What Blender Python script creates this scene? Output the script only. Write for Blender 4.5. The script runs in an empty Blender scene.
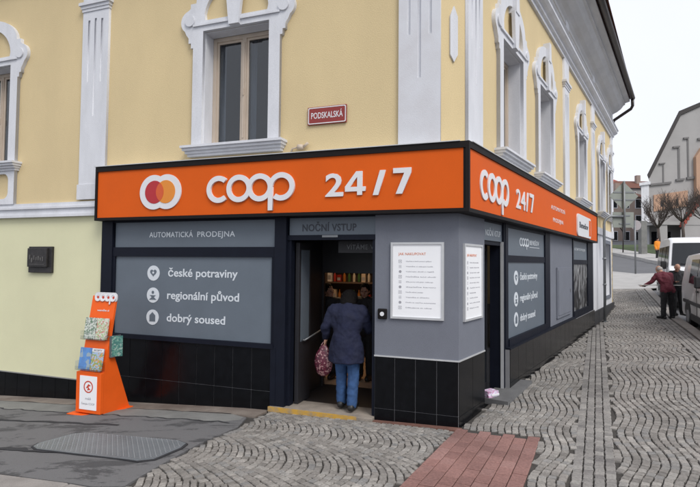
import bpy, bmesh, math, random
from mathutils import Vector, Matrix, noise
random.seed(7)
S = bpy.context.scene
COL = S.collection
R = math.radians
# ------------------------------------------------------------------ camera
CZ = 2.03
cam = bpy.data.objects.new('camera', bpy.data.cameras.new('camera'))
COL.objects.link(cam)
cam.location = (0, 0, CZ)
cam.data.sensor_width = 36
cam.data.lens = 36 * 500 / 700
cam.data.clip_start = .05
cam.data.clip_end = 2000
pitch = math.atan(18.5 / 500); roll = R(.5)
cam.rotation_euler = (Matrix.Rotation(math.pi / 2 + pitch, 3, 'X') @ Matrix.Rotation(roll, 3, 'Z')).to_euler()
S.camera = cam
# ------------------------------------------------------------------ world, sun, exposure
SUN_EL, SUN_AZ = 48, 150          # azimuth clockwise from +Y
w = bpy.data.worlds.new('World'); S.world = w; w.use_nodes = True
nt = w.node_tree; nt.nodes.clear()
out = nt.nodes.new('ShaderNodeOutputWorld'); bg = nt.nodes.new('ShaderNodeBackground')
sky = nt.nodes.new('ShaderNodeTexSky'); sky.sky_type = 'NISHITA'; sky.sun_disc = False
sky.sun_elevation = R(SUN_EL); sky.sun_rotation = R(SUN_AZ)
sky.air_density = 1.0; sky.dust_density = 3.0; sky.ozone_density = 1.0
hsv = nt.nodes.new('ShaderNodeHueSaturation'); hsv.inputs['Saturation'].default_value = .30
mixc = nt.nodes.new('ShaderNodeMix'); mixc.data_type = 'RGBA'
tc = nt.nodes.new('ShaderNodeTexCoord'); nz = nt.nodes.new('ShaderNodeTexNoise')
nz.inputs['Scale'].default_value = 1.6; nz.inputs['Detail'].default_value = 5
rmp = nt.nodes.new('ShaderNodeMapRange'); rmp.inputs[1].default_value = .3; rmp.inputs[2].default_value = .75
rmp.inputs[3].default_value = .72; rmp.inputs[4].default_value = .86
nt.links.new(tc.outputs['Generated'], nz.inputs['Vector']); nt.links.new(nz.outputs[0], rmp.inputs[0])
nt.links.new(rmp.outputs[0], mixc.inputs[0])
nt.links.new(sky.outputs[0], hsv.inputs['Color']); nt.links.new(hsv.outputs[0], mixc.inputs[6])
mixc.inputs[7].default_value = (7.5, 7.75, 8.45, 1)      # even cloud layer
nt.links.new(mixc.outputs[2], bg.inputs[0]); bg.inputs[1].default_value = .11
nt.links.new(bg.outputs[0], out.inputs[0])
sl = bpy.data.lights.new('sun', 'SUN'); sl.energy = 1.5; sl.angle = R(25); sl.color = (1, .96, .9)
so = bpy.data.objects.new('sun', sl); COL.objects.link(so)
az = R(SUN_AZ); el = R(SUN_EL)
sd = Vector((math.sin(az) * math.cos(el), math.cos(az) * math.cos(el), math.sin(el)))
so.rotation_euler = sd.to_track_quat('Z', 'Y').to_euler(); so.location = (5, -8, 20)
S.view_settings.view_transform = 'Standard'; S.view_settings.look = 'None'
S.view_settings.exposure = 0.40; S.view_settings.gamma = 1
S.view_settings.use_curve_mapping = False

# ------------------------------------------------------------------ frames and ground height
C = Vector((1.36, 6.25, 0))
aF, aS = R(-19.7), R(56.1)
FX = Vector((math.cos(aF), math.sin(aF), 0)); FY = Vector((-math.sin(aF), math.cos(aF), 0))
SX = Vector((math.cos(aS), math.sin(aS), 0)); SY = Vector((-math.sin(aS), math.cos(aS), 0))
def W(s, x, y, z):
    X, Y = (FX, FY) if s == 'F' else (SX, SY)
    return C + X * x + Y * y + Vector((0, 0, z))
ANG = {'F': aF, 'S': aS}
def interp(x, xs, ys):
    if x <= xs[0]: return ys[0]
    for i in range(1, len(xs)):
        if x <= xs[i]:
            t = (x - xs[i - 1]) / (xs[i] - xs[i - 1]); return ys[i - 1] + t * (ys[i] - ys[i - 1])
    return ys[-1]
def loc(X, Y):
    d = Vector((X, Y, 0)) - C
    return d @ FX, d @ FY, d @ SX, d @ SY
def H(X, Y):
    xf, yf, xs, ys = loc(X, Y)
    a = interp(xf, [-40, -12, -8, -2.94, 0], [-1.6, -.6, -.37, -.07, 0])
    b = interp(xs, [0, 2.3, 12.6, 16, 25, 33, 45, 54.5, 64, 100, 200, 400], [0, .08, .21, .47, 1.0, 1.62, 2.73, 3.7, 4.55, 7, 9, 9])
    n = max(0, max(-yf, -ys)); c = .05 + .04 * interp(xs, [1, 4], [0, 1])
    return a + b + c * min(n, 2.5)
Fc = Vector((0, math.cos(pitch), math.sin(pitch))); R0 = Vector((1, 0, 0)); U0 = R0.cross(Fc)
def HP(s, x, y):
    p = W(s, x, y, 0); return H(p.x, p.y)

# ------------------------------------------------------------------ materials
def mat(name, col, rough=.7, var=.08, scale=4, bump=0, bscale=60, metal=0, col2=None, spec=None, fac=None, stretch=None, fine=0, coat=0):
    m = bpy.data.materials.new(name); m.use_nodes = True
    t = m.node_tree; b = t.nodes['Principled BSDF']
    b.inputs['Roughness'].default_value = rough; b.inputs['Metallic'].default_value = metal
    if spec is not None: b.inputs['Specular IOR Level'].default_value = spec
    if coat: b.inputs['Coat Weight'].default_value = coat; b.inputs['Coat Roughness'].default_value = .05
    tcn = t.nodes.new('ShaderNodeTexCoord'); mp = t.nodes.new('ShaderNodeMapping')
    t.links.new(tcn.outputs['Object'], mp.inputs[0])
    if stretch: mp.inputs['Scale'].default_value = stretch
    n = t.nodes.new('ShaderNodeTexNoise'); n.inputs['Scale'].default_value = scale; n.inputs['Detail'].default_value = 6
    n.inputs['Roughness'].default_value = .62
    t.links.new(mp.outputs[0], n.inputs['Vector'])
    r = t.nodes.new('ShaderNodeValToRGB')
    lo, hi = (fac or (.3, .72))
    r.color_ramp.elements[0].position = lo; r.color_ramp.elements[1].position = hi
    c = Vector(col)
    c2 = Vector(col2) if col2 else c * (1 + var)
    c1 = c if col2 else c * (1 - var)
    r.color_ramp.elements[0].color = (*c1, 1); r.color_ramp.elements[1].color = (*c2, 1)
    t.links.new(n.outputs[0], r.inputs[0])
    src = r.outputs[0]
    if fine:
        n2 = t.nodes.new('ShaderNodeTexNoise'); n2.inputs['Scale'].default_value = bscale * 1.3; n2.inputs['Detail'].default_value = 3
        t.links.new(tcn.outputs['Object'], n2.inputs['Vector'])
        mr = t.nodes.new('ShaderNodeMapRange'); mr.inputs[1].default_value = .3; mr.inputs[2].default_value = .7
        mr.inputs[3].default_value = 1 - fine; mr.inputs[4].default_value = 1 + fine
        t.links.new(n2.outputs[0], mr.inputs[0])
        mx = t.nodes.new('ShaderNodeVectorMath'); mx.operation = 'SCALE'
        t.links.new(src, mx.inputs[0]); t.links.new(mr.outputs[0], mx.inputs['Scale']); src = mx.outputs[0]
    t.links.new(src, b.inputs['Base Color'])
    rr = t.nodes.new('ShaderNodeMapRange'); rr.inputs[3].default_value = max(0, rough - .06); rr.inputs[4].default_value = min(1, rough + .08)
    t.links.new(n.outputs[0], rr.inputs[0]); t.links.new(rr.outputs[0], b.inputs['Roughness'])
    if bump:
        nb = t.nodes.new('ShaderNodeTexNoise'); nb.inputs['Scale'].default_value = bscale; nb.inputs['Detail'].default_value = 4
        t.links.new(tcn.outputs['Object'], nb.inputs['Vector'])
        bp = t.nodes.new('ShaderNodeBump'); bp.inputs['Strength'].default_value = bump; bp.inputs['Distance'].default_value = .01
        t.links.new(nb.outputs[0], bp.inputs['Height']); t.links.new(bp.outputs[0], b.inputs['Normal'])
    return m
def srgb(r, g, b):
    f = lambda c: (c / 255 / 12.92 if c < 10 else ((c / 255 + .055) / 1.055) ** 2.4)
    return (f(r), f(g), f(b))
M = {}
M['yellow'] = mat('yellow_plaster', (.645, .515, .295), .9, .06, 1.1, .35, 70, fine=.07, stretch=(1, 1, .45))
M['lime'] = mat('pale_plaster', (.66, .645, .43), .9, .045, .9, .2, 80, fine=.04)
M['white'] = mat('white_stucco', (.645, .655, .69), .85, .10, 3.5, .25, 70, fine=.05, stretch=(1, 1, .25))
M['stain'] = mat('patch_stucco', (.645, .655, .69), .85, .05, 1.2, .2, 70, col2=(.57, .56, .58), fac=(.42, .7))
M['seam'] = mat('incised_shadow_gap', (.25, .26, .30), .9)
M['cornice'] = mat('cornice_stucco', (.52, .52, .53), .9, .12, 2.2, .2, 60, stretch=(.5, 1, 2))
M['navy'] = mat('navy_metal', (.006, .008, .016), .55, .15, 6, spec=.18)
M['grey'] = mat('grey_panel', (.115, .14, .17), .5, .07, 2, fine=.02)
M['greyr'] = mat('grey_render', (.155, .167, .20), .8, .06, 2.5, .25, 120, fine=.05)
M['tile'] = mat('black_tile', (.004, .0045, .006), .22, .3, 8, spec=.22)
M['grout'] = mat('grout', (.22, .22, .23), .9)
M['black'] = mat('black_metal', (.008, .006, .006), .6, .2, 6, spec=.2)
M['orange'] = mat('orange_acrylic', (.66, .105, .009), .6, .05, 1.3, fine=.02, spec=.15)
M['orange2'] = mat('orange_steel', (.80, .115, .012), .5, .05, 4, spec=.25)
M['cut'] = mat('white_acrylic', (.70, .70, .72), .4, .03, 5)
M['cutdim'] = mat('letter_edge', (.36, .33, .34), .5, .03, 5)
M['red'] = mat('red_disc', (.42, .012, .02), .4, .05)
M['amber'] = mat('amber_disc', (.72, .24, .02), .4, .05)
M['mix'] = mat('blend_disc', (.62, .09, .015), .4, .05)
M['lettergrey'] = mat('pale_lettering', (.62, .66, .70), .5, .03)
M['letterdark'] = mat('dark_lettering', (.028, .032, .045), .5, .03)
M['beige'] = mat('painted_wood', (.50, .42, .34), .6, .12, 8, .1, 50, stretch=(1, 1, .2))
M['curtain'] = mat('curtain_cloth', (.42, .43, .45), .9, .15, 10, stretch=(3, 1, .2))
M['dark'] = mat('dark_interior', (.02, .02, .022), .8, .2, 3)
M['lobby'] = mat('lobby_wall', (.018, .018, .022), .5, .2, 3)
M['aluminium'] = mat('aluminium', (.55, .56, .58), .35, .05, 8, metal=.8)
M['silver'] = mat('silver_frame', (.56, .57, .58), .4, .05, 8, metal=.35)
M['paper'] = mat('poster_paper', (.86, .87, .89), .35, .02)
M['ink'] = mat('grey_ink', (.33, .33, .36), .6)
M['inkred'] = mat('orange_ink', (.62, .22, .12), .6)
M['plaque'] = mat('dark_bronze', (.045, .042, .042), .5, .3, 12, .3, 40, metal=.5)
M['plaque2'] = mat('worn_bronze', (.12, .115, .11), .5, .3, 12, metal=.5)
M['enamel'] = mat('red_enamel', (.25, .022, .018), .35, .12, 9)
M['roof'] = mat('roof_tiles', (.14, .05, .03), .8, .2, 8, .3, 30)
M['gutter'] = mat('brown_gutter', (.022, .014, .013), .4, .2, 5)
M['asphalt'] = mat('asphalt_paving', (.07, .069, .072), .9, .1, 1.35, .6, 160, col2=(.145, .143, .146), fac=(.43, .475), fine=.2, stretch=(.8, 1.9, 1))
for n_ in M['asphalt'].node_tree.nodes:
    if n_.type == 'TEX_NOISE' and abs(n_.inputs['Scale'].default_value - 1.35) < .01: n_.inputs['Detail'].default_value = 12; n_.inputs['Roughness'].default_value = .74; n_.inputs['Distortion'].default_value = .4
M['patch'] = mat('asphalt_dark_patch', (.032, .032, .036), .9, .2, 5, .5, 120, fine=.2)
M['road'] = mat('road_asphalt', (.12, .122, .13), .9, .12, .6, .5, 120, fine=.15)
M['brown'] = mat('brown_concrete', (.135, .105, .088), .9, .1, 2.2, .5, 90, col2=(.25, .215, .185), fac=(.35, .65), fine=.12)
M['conc'] = mat('concrete', (.15, .15, .145), .9, .1, 2, .5, 110, col2=(.23, .23, .22), fac=(.3, .7), fine=.12)
M['kerb'] = mat('granite_kerb', (.27, .25, .235), .85, .15, 7, .5, 120, fine=.15)
M['mortar'] = mat('joint_sand', (.055, .05, .045), .95, .3, 7, .6, 100)
M['reddust'] = mat('red_brick_dust', (.15, .07, .052), .95, .25, 8, .6, 90, fine=.2)
M['plaza'] = mat('light_paving', (.38, .37, .36), .9, .1, 1.5, .4, 60, fine=.1)
M['grass'] = mat('grass', (.05, .075, .025), .95, .3, 6, .5, 30)
M['steel'] = mat('galvanised_steel', (.22, .23, .24), .5, .12, 6, metal=.6)
M['tread'] = mat('tread_steel', (.34, .35, .36), .4, .1, 5, metal=.3)
M['hatch'] = mat('hatch_steel', (.18, .195, .21), .55, .15, 3, metal=.15)
M['yellowpaint'] = mat('yellow_paint', (.50, .29, .045), .7, .25, 9, .2, 60, col2=(.27, .22, .16), fac=(.45, .7))
M['step'] = mat('worn_step', (.27, .235, .20), .85, .2, 6, .3, 80, fine=.1)
M['slab'] = mat('slab_grey', (.13, .13, .132), .8, .15, 5, .4, 90, fine=.12)
def island(name, cols, rough=.8, bump=.5):
    m = bpy.data.materials.new(name); m.use_nodes = True
    t = m.node_tree; b = t.nodes['Principled BSDF']; b.inputs['Roughness'].default_value = rough
    g = t.nodes.new('ShaderNodeNewGeometry'); r = t.nodes.new('ShaderNodeValToRGB')
    r.color_ramp.interpolation = 'LINEAR'
    r.color_ramp.elements[0].color = (*cols[0], 1); r.color_ramp.elements[1].color = (*cols[-1], 1)
    for i, c in enumerate(cols[1:-1]):
        e = r.color_ramp.elements.new((i + 1) / (len(cols) - 1)); e.color = (*c, 1)
    tcn = t.nodes.new('ShaderNodeTexCoord'); n = t.nodes.new('ShaderNodeTexNoise'); n.inputs['Scale'].default_value = 45; n.inputs['Detail'].default_value = 5
    n3 = t.nodes.new('ShaderNodeTexNoise'); n3.inputs['Scale'].default_value = 1.1; n3.inputs['Detail'].default_value = 4
    t.links.new(tcn.outputs['Object'], n3.inputs['Vector'])
    t.links.new(tcn.outputs['Object'], n.inputs['Vector']); t.links.new(g.outputs['Random Per Island'], r.inputs[0])
    mr = t.nodes.new('ShaderNodeMapRange'); mr.inputs[1].default_value = .3; mr.inputs[2].default_value = .7; mr.inputs[3].default_value = .78; mr.inputs[4].default_value = 1.2
    mr3 = t.nodes.new('ShaderNodeMapRange'); mr3.inputs[1].default_value = .3; mr3.inputs[2].default_value = .7; mr3.inputs[3].default_value = .8; mr3.inputs[4].default_value = 1.15
    mm = t.nodes.new('ShaderNodeMath'); mm.operation = 'MULTIPLY'
    t.links.new(n.outputs[0], mr.inputs[0]); t.links.new(n3.outputs[0], mr3.inputs[0])
    t.links.new(mr.outputs[0], mm.inputs[0]); t.links.new(mr3.outputs[0], mm.inputs[1])
    v = t.nodes.new('ShaderNodeVectorMath'); v.operation = 'SCALE'
    t.links.new(r.outputs[0], v.inputs[0]); t.links.new(mm.outputs[0], v.inputs['Scale']); t.links.new(v.outputs[0], b.inputs['Base Color'])
    bp = t.nodes.new('ShaderNodeBump'); bp.inputs['Strength'].default_value = bump; bp.inputs['Distance'].default_value = .006
    t.links.new(n.outputs[0], bp.inputs['Height']); t.links.new(bp.outputs[0], b.inputs['Normal'])
    return m
M['sett'] = island('granite_setts', [(.17, .158, .145), (.27, .25, .23), (.21, .195, .18), (.33, .31, .285), (.20, .195, .19)])
M['sett2'] = island('grey_setts', [(.16, .15, .145), (.26, .245, .23), (.20, .19, .18), (.30, .285, .265)])
M['brick'] = island('red_pavers', [(.24, .125, .108), (.29, .155, .135), (.22, .115, .10), (.31, .175, .155)])
def glass(name, tint=(.8, .85, .9), mixf=.2, rough=.02):
    m = bpy.data.materials.new(name); m.use_nodes = True; t = m.node_tree; t.nodes.clear()
    o = t.nodes.new('ShaderNodeOutputMaterial'); a = t.nodes.new('ShaderNodeBsdfTransparent'); g = t.nodes.new('ShaderNodeBsdfGlossy')
    a.inputs[0].default_value = (*tint, 1); g.inputs['Roughness'].default_value = rough
    fr0 = t.nodes.new('ShaderNodeLayerWeight'); fr = t.nodes.new('ShaderNodeMath'); fr.operation = 'POWER'; fr.inputs[1].default_value = 4
    t.links.new(fr0.outputs['Facing'], fr.inputs[0])
    ad = t.nodes.new('ShaderNodeMath'); ad.inputs[1].default_value = mixf; ad.use_clamp = True
    mx = t.nodes.new('ShaderNodeMixShader'); t.links.new(fr.outputs[0], ad.inputs[0]); t.links.new(ad.outputs[0], mx.inputs[0])
    t.links.new(a.outputs[0], mx.inputs[1]); t.links.new(g.outputs[0], mx.inputs[2]); t.links.new(mx.outputs[0], o.inputs[0])
    return m
M['glass'] = glass('window_glass', (.62, .66, .7), .07)
M['vanglass'] = mat('vehicle_glass', (.012, .014, .017), .06, .1, 3)
def emit(name, col, s):
    m = bpy.data.materials.new(name); m.use_nodes = True; b = m.node_tree.nodes['Principled BSDF']
    b.inputs['Base Color'].default_value = (*col, 1); b.inputs['Emission Color'].default_value = (*col, 1); b.inputs['Emission Strength'].default_value = s
    return m
M['lamp'] = emit('shop_lamp', (1, .66, .38), 3)

# ------------------------------------------------------------------ mesh helpers
def link(name, me, m=None, parent=None):
    o = bpy.data.objects.new(name, me); COL.objects.link(o)
    if m is not None:
        for k in (m if isinstance(m, (list, tuple)) else [m]): me.materials.append(M[k] if isinstance(k, str) else k)
    if parent: o.parent = parent
    return o
class B:
    def __init__(s): s.bm = bmesh.new(); s.mi = 0
    def _v(s, p): return s.bm.verts.new(p)
    def face(s, pts, mi=None):
        f = s.bm.faces.new([s._v(p) for p in pts]); f.material_index = s.mi if mi is None else mi; return f
    def box(s, x0, x1, y0, y1, z0, z1, bev=0):
        if x0 > x1: x0, x1 = x1, x0
        if y0 > y1: y0, y1 = y1, y0
        if z0 > z1: z0, z1 = z1, z0
        v = [s._v(p) for p in ((x0, y0, z0), (x1, y0, z0), (x1, y1, z0), (x0, y1, z0), (x0, y0, z1), (x1, y0, z1), (x1, y1, z1), (x0, y1, z1))]
        fs = [s.bm.faces.new([v[i] for i in q]) for q in ((0, 3, 2, 1), (4, 5, 6, 7), (0, 1, 5, 4), (1, 2, 6, 5), (2, 3, 7, 6), (3, 0, 4, 7))]
        for f in fs: f.material_index = s.mi
        if bev:
            es = list({e for f in fs for e in f.edges}); bmesh.ops.bevel(s.bm, geom=es, offset=bev, segments=2, affect='EDGES', profile=.5)
        return s
    def prism(s, loop, fn, a, b):
        """loop of 2d points, fn(u,v,d)->3d, from depth a to b (convex or simple)"""
        n = len(loop)
        A = [s._v(fn(u, v, a)) for u, v in loop]; Bv = [s._v(fn(u, v, b)) for u, v in loop]
        fs = []
        fs.append(s.bm.faces.new(A)); fs.append(s.bm.faces.new(Bv[::-1]))
        for i in range(n): fs.append(s.bm.faces.new((A[i], Bv[i], Bv[(i + 1) % n], A[(i + 1) % n])))
        for f in fs: f.material_index = s.mi
        return s
    def tube(s, pts, r, seg=8, r1=None, cap=True):
        pts = [Vector(p) for p in pts]; n = len(pts); rings = []
        up = Vector((0, 0, 1))
        d0 = (pts[1] - pts[0]).normalized()
        a = d0.cross(up); a = a if a.length > .05 else d0.cross(Vector((1, 0, 0))); a.normalize()
        for i, p in enumerate(pts):
            d = (pts[min(i + 1, n - 1)] - pts[max(i - 1, 0)]).normalized()
            a = (a - d * a.dot(d)); a = a.normalized() if a.length > 1e-4 else Vector((1, 0, 0))
            b = d.cross(a)
            rr = r if r1 is None else r + (r1 - r) * i / (n - 1)
            rings.append([s._v(p + (a * math.cos(2 * math.pi * k / seg) + b * math.sin(2 * math.pi * k / seg)) * rr) for k in range(seg)])
        for i in range(n - 1):
            for k in range(seg):
                f = s.bm.faces.new((rings[i][k], rings[i][(k + 1) % seg], rings[i + 1][(k + 1) % seg], rings[i + 1][k])); f.smooth = True; f.material_index = s.mi
        if cap:
            for q in (rings[0][::-1], rings[-1]): f = s.bm.faces.new(q); f.material_index = s.mi
        return s
    def disc(s, c, r, y0, y1, seg=32, rx=None):
        rx = rx or r
        return s.prism([(c[0] + rx * math.cos(2 * math.pi * k / seg), c[1] + r * math.sin(2 * math.pi * k / seg)) for k in range(seg)], lambda u, v, d: (u, d, v), y0, y1)
    def lathe(s, prof, c=(0, 0, 0), seg=16):
        rings = [[s._v((c[0] + r * math.cos(2 * math.pi * k / seg), c[1] + r * math.sin(2 * math.pi * k / seg), c[2] + z)) for k in range(seg)] for r, z in prof]
        for i in range(len(rings) - 1):
            for k in range(seg):
                f = s.bm.faces.new((rings[i][k], rings[i][(k + 1) % seg], rings[i + 1][(k + 1) % seg], rings[i + 1][k])); f.smooth = True; f.material_index = s.mi
        for q in (rings[0][::-1], rings[-1]): f = s.bm.faces.new(q); f.material_index = s.mi
        return s
    def mesh(s, name, fix=True):
        if fix: bmesh.ops.recalc_face_normals(s.bm, faces=s.bm.faces)
        me = bpy.data.meshes.new(name); s.bm.to_mesh(me); s.bm.free(); return me
    def obj(s, name, m, parent=None, fix=True): return link(name, s.mesh(name, fix), m, parent)
XZ = lambda u, v, d: (u, d, v)
def curve_mesh(name, loops, y0, y1, bevel=0):
    """flat shape with holes in XZ, extruded from y0 to y1"""
    cu = bpy.data.curves.new(name, 'CURVE'); cu.dimensions = '2D'; cu.fill_mode = 'BOTH'; cu.extrude = abs(y1 - y0) / 2
    for lp in loops:
        sp = cu.splines.new('POLY'); sp.points.add(len(lp) - 1); sp.use_cyclic_u = True
        for i, (u, v) in enumerate(lp): sp.points[i].co = (u, v, 0, 1)
    o = bpy.data.objects.new('tmp', cu); COL.objects.link(o)
    bpy.context.view_layer.update()
    me = bpy.data.meshes.new_from_object(o.evaluated_get(bpy.context.evaluated_depsgraph_get()))
    bpy.data.objects.remove(o); bpy.data.curves.remove(cu)
    me.transform(Matrix.Translation((0, (y0 + y1) / 2, 0)) @ Matrix.Rotation(math.pi / 2, 4, 'X'))
    me.name = name; me.materials.clear(); return me
def shape(name, loops, y0, y1, m, parent=None): return link(name, curve_mesh(name, loops, y0, y1), m, parent)
def text(name, body, x0, x1, zb, h, m, parent, y=-.01, depth=.004, bold=0, space=1.0, align='L'):
    """lettering fitted to width x0..x1, baseline zb, cap height h"""
    cu = bpy.data.curves.new(name, 'FONT'); cu.body = body; cu.size = 1; cu.extrude = .5; cu.offset = bold; cu.space_character = space
    cu.resolution_u = 3
    o = bpy.data.objects.new('tmp', cu); COL.objects.link(o); bpy.context.view_layer.update()
    me = bpy.data.meshes.new_from_object(o.evaluated_get(bpy.context.evaluated_depsgraph_get()))
    bpy.data.objects.remove(o); bpy.data.curves.remove(cu)
    xs = [v.co.x for v in me.vertices]
    mn, mx = min(xs), max(xs)
    sx = (x1 - x0) / (mx - mn); sz = h / .73
    for v in me.vertices:
        v.co = Vector(((v.co.x - mn) * sx + x0, y - depth / 2 - v.co.z * depth, v.co.y * sz + zb))
    me.name = name; me.materials.clear()
    return link(name, me, m, parent)
def circ(cx, cz, r, n=32, rx=None, a0=0, a1=360, close=False):
    rx = rx or r
    k = n if abs(a1 - a0) >= 360 else n + 1
    return [(cx + rx * math.cos(R(a0 + (a1 - a0) * i / n)), cz + r * math.sin(R(a0 + (a1 - a0) * i / n))) for i in range(k)]
def rect(x0, x1, z0, z1): return [(x0, z0), (x1, z0), (x1, z1), (x0, z1)]
def rrect(x0, x1, z0, z1, r, n=6):
    p = []
    for cx, cz, a in ((x1 - r, z0 + r, -90), (x1 - r, z1 - r, 0), (x0 + r, z1 - r, 90), (x0 + r, z0 + r, 180)):
        p += circ(cx, cz, r, n, None, a, a + 90)
    return p
def tag(o, label=None, cat=None, group=None, kind=None):
    if label: o['label'] = label
    if cat: o['category'] = cat
    if group: o['group'] = group
    if kind: o['kind'] = kind
    return o
def thing(name, label, cat, loc_=(0, 0, 0), rz=0, group=None):
    o = bpy.data.objects.new(name, None); COL.objects.link(o); o.empty_display_size = .1
    o.location = loc_; o.rotation_euler = (0, 0, rz); return tag(o, label, cat, group)
def copy_tree(o, parent=None):
    c = o.copy(); COL.objects.link(c)
    if parent: c.parent = parent
    for ch in list(o.children): copy_tree(ch, c)
    return c

# ------------------------------------------------------------------ ground
def drape(name, poly, off, m, step=.4, parent=None, thick=.03, kind='structure'):
    bm = bmesh.new()
    bm.faces.new([bm.verts.new((x, y, 0)) for x, y in poly])
    xs = [p[0] for p in poly]; ys = [p[1] for p in poly]
    x = math.floor(min(xs) / step) * step + step
    while x < max(xs):
        bmesh.ops.bisect_plane(bm, geom=bm.verts[:] + bm.edges[:] + bm.faces[:], plane_co=(x, 0, 0), plane_no=(1, 0, 0)); x += step
    y = math.floor(min(ys) / step) * step + step
    while y < max(ys):
        bmesh.ops.bisect_plane(bm, geom=bm.verts[:] + bm.edges[:] + bm.faces[:], plane_co=(0, y, 0), plane_no=(0, 1, 0)); y += step
    for v in bm.verts: v.co.z = H(v.co.x, v.co.y) + off
    bmesh.ops.recalc_face_normals(bm, faces=bm.faces)
    if sum(f.normal.z for f in bm.faces) < 0: bmesh.ops.reverse_faces(bm, faces=bm.faces)
    if thick:
        top = bm.faces[:]
        r = bmesh.ops.extrude_face_region(bm, geom=top)
        for v in [g for g in r['geom'] if isinstance(g, bmesh.types.BMVert)]: pass
        nv = {g for g in r['geom'] if isinstance(g, bmesh.types.BMVert)}
        for v in bm.verts:
            if v not in nv: v.co.z -= thick
    me = bpy.data.meshes.new(name); bm.to_mesh(me); bm.free()
    o = link(name, me, m, parent)
    if kind: tag(o, kind=kind)
    return o
def w2(s, x, y):
    p = W(s, x, y, 0); return (p.x, p.y)
# terrain: graded grid to the horizon
def axis(vals):
    o = []
    for a, b, n in vals: o += [a + (b - a) * i / n for i in range(n)]
    return o + [vals[-1][1]]
gx = axis([(-600, -60, 8), (-60, -14, 10), (-14, 14, 56), (14, 60, 46), (60, 800, 10)])
gy = axis([(-400, -20, 6), (-20, -2, 6), (-2, 22, 48), (22, 80, 58), (80, 900, 14)])
bm = bmesh.new()
vs = [[bm.verts.new((x, y, H(x, y) - .13)) for x in gx] for y in gy]
for j in range(len(gy) - 1):
    for i in range(len(gx) - 1): bm.faces.new((vs[j][i], vs[j][i + 1], vs[j + 1][i + 1], vs[j + 1][i]))
me = bpy.data.meshes.new('road'); bm.to_mesh(me); bm.free()
tag(link('road', me, 'road'), kind='structure')
# kerb frame (m = metres to the left of the kerb line, k = along it)
K0 = Vector((7.77, 11.14, 0)); KD = Vector((.443, .8965, 0)).normalized(); KN = Vector((-KD.y, KD.x, 0))
def kp(k, m):
    p = K0 + KD * k + KN * m; return p.x, p.y
def km(x, y):
    d = Vector((x, y, 0)) - K0; return d @ KD, d @ KN
# corner kerb polyline
fk = [w2('F', x, -2.95) for x in (-14, -10, -6, -3, 0, 1.2)]
cx = [w2('F', 2.2, -2.85), (3.35, 2.95), (3.9, 3.75)]
rk = [kp(k, 0) for k in (-7.6, -6, -3, 0, 3, 6, 9, 12, 14.45)]
kerbline = fk + cx + rk
pave = [w2('F', -14, .0), w2('F', 0, .0), w2('S', 12, 0), w2('S', 15.8, 0), kp(9.5, 6), kp(14.45, 6)] + kerbline[::-1]
drape('pavement', pave, -.019, 'mortar', .5, thick=.05)
# kerb stones: one structure object
b = B(); rnd = random.Random(3)
def kerbrun(b, pts, wd, hh, ln=1.0, gap=.012, side=-1):
    for i in range(len(pts) - 1):
        a = Vector((*pts[i], 0)); c = Vector((*pts[i + 1], 0)); L = (c - a).length; n = max(1, round(L / ln)); d = (c - a) / L; nn = Vector((d.y, -d.x, 0)) * side
        for k in range(n):
            p = a + d * (L * k / n + gap / 2); q = a + d * (L * (k + 1) / n - gap / 2)
            dz = rnd.uniform(-.004, .004)
            co = []
            for pt, off in ((p, 0), (q, 0), (q, 1), (p, 1)):
                e = pt + nn * wd * off; co.append(e)
            ch = .012
            lo = [b._v((e.x, e.y, H(e.x, e.y) - .2)) for e in co]
            mid = [b._v((e.x, e.y, H(e.x, e.y) + hh + dz - ch)) for e in co]
            ctr = sum(co, Vector()) / 4
            tp = []
            for e in co:
                f = e + (ctr - e).normalized() * ch; tp.append(b._v((f.x, f.y, H(f.x, f.y) + hh + dz)))
            for q4 in range(4):
                r4 = (q4 + 1) % 4
                b.bm.faces.new((lo[q4], lo[r4], mid[r4], mid[q4])); b.bm.faces.new((mid[q4], mid[r4], tp[r4], tp[q4]))
            b.bm.faces.new(tp)
kerbrun(b, kerbline, .24, .006, side=1)
tag(b.obj('kerb', 'kerb'), kind='structure')
# left asphalt pavement, brown strip, dark patches
LB = [(-1.14, 6.96), (-1.31, 6.40), (-1.63, 5.58), (-1.94, 4.42), (-2.08, 4.02)]
asph = [w2('F', -14, -.42)] + [w2('F', x, -.42) for x in (-8, -5)] + [w2('F', -2.95, -.42), w2('F', -2.70, -.5)] + [(-1.36, 6.25), (-1.63, 5.58), (-1.94, 4.42)] + [w2('F', -2.75, -2.93), w2('F', -8, -2.93), w2('F', -14, -2.93)]
drape('asphalt_pavement', asph, .004, 'asphalt', .5)
drape('concrete_strip', [w2('F', -14, -.03), w2('F', -2.62, -.03), w2('F', -2.62, -.40), w2('F', -14, -.40)], .004, 'brown', .5)
drape('concrete_pavement', [w2('F', -14, -.42), w2('F', -2.95, -.42), w2('F', -2.74, -.50), w2('F', -2.72, -.62), w2('F', -2.9, -.80), w2('F', -6, -.86), w2('F', -14, -.90)], .0075, 'conc', .5)
def blob_poly(cx_, cy_, rx, ry, n=26, seed=0, ang=aF):
    r = random.Random(seed); ph = [r.uniform(0, 6.28) for _ in range(5)]
    p = []
    for i in range(n):
        a = 2 * math.pi * i / n; q = 1 + .28 * math.sin(2 * a + ph[0]) + .2 * math.sin(3 * a + ph[1]) + .14 * math.sin(5 * a + ph[2]) + .1 * r.uniform(-1, 1)
        u, v = rx * math.cos(a) * q, ry * math.sin(a) * q
        p.append((cx_ + u * math.cos(ang) - v * math.sin(ang), cy_ + u * math.sin(ang) + v * math.cos(ang)))
    return p
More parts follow.
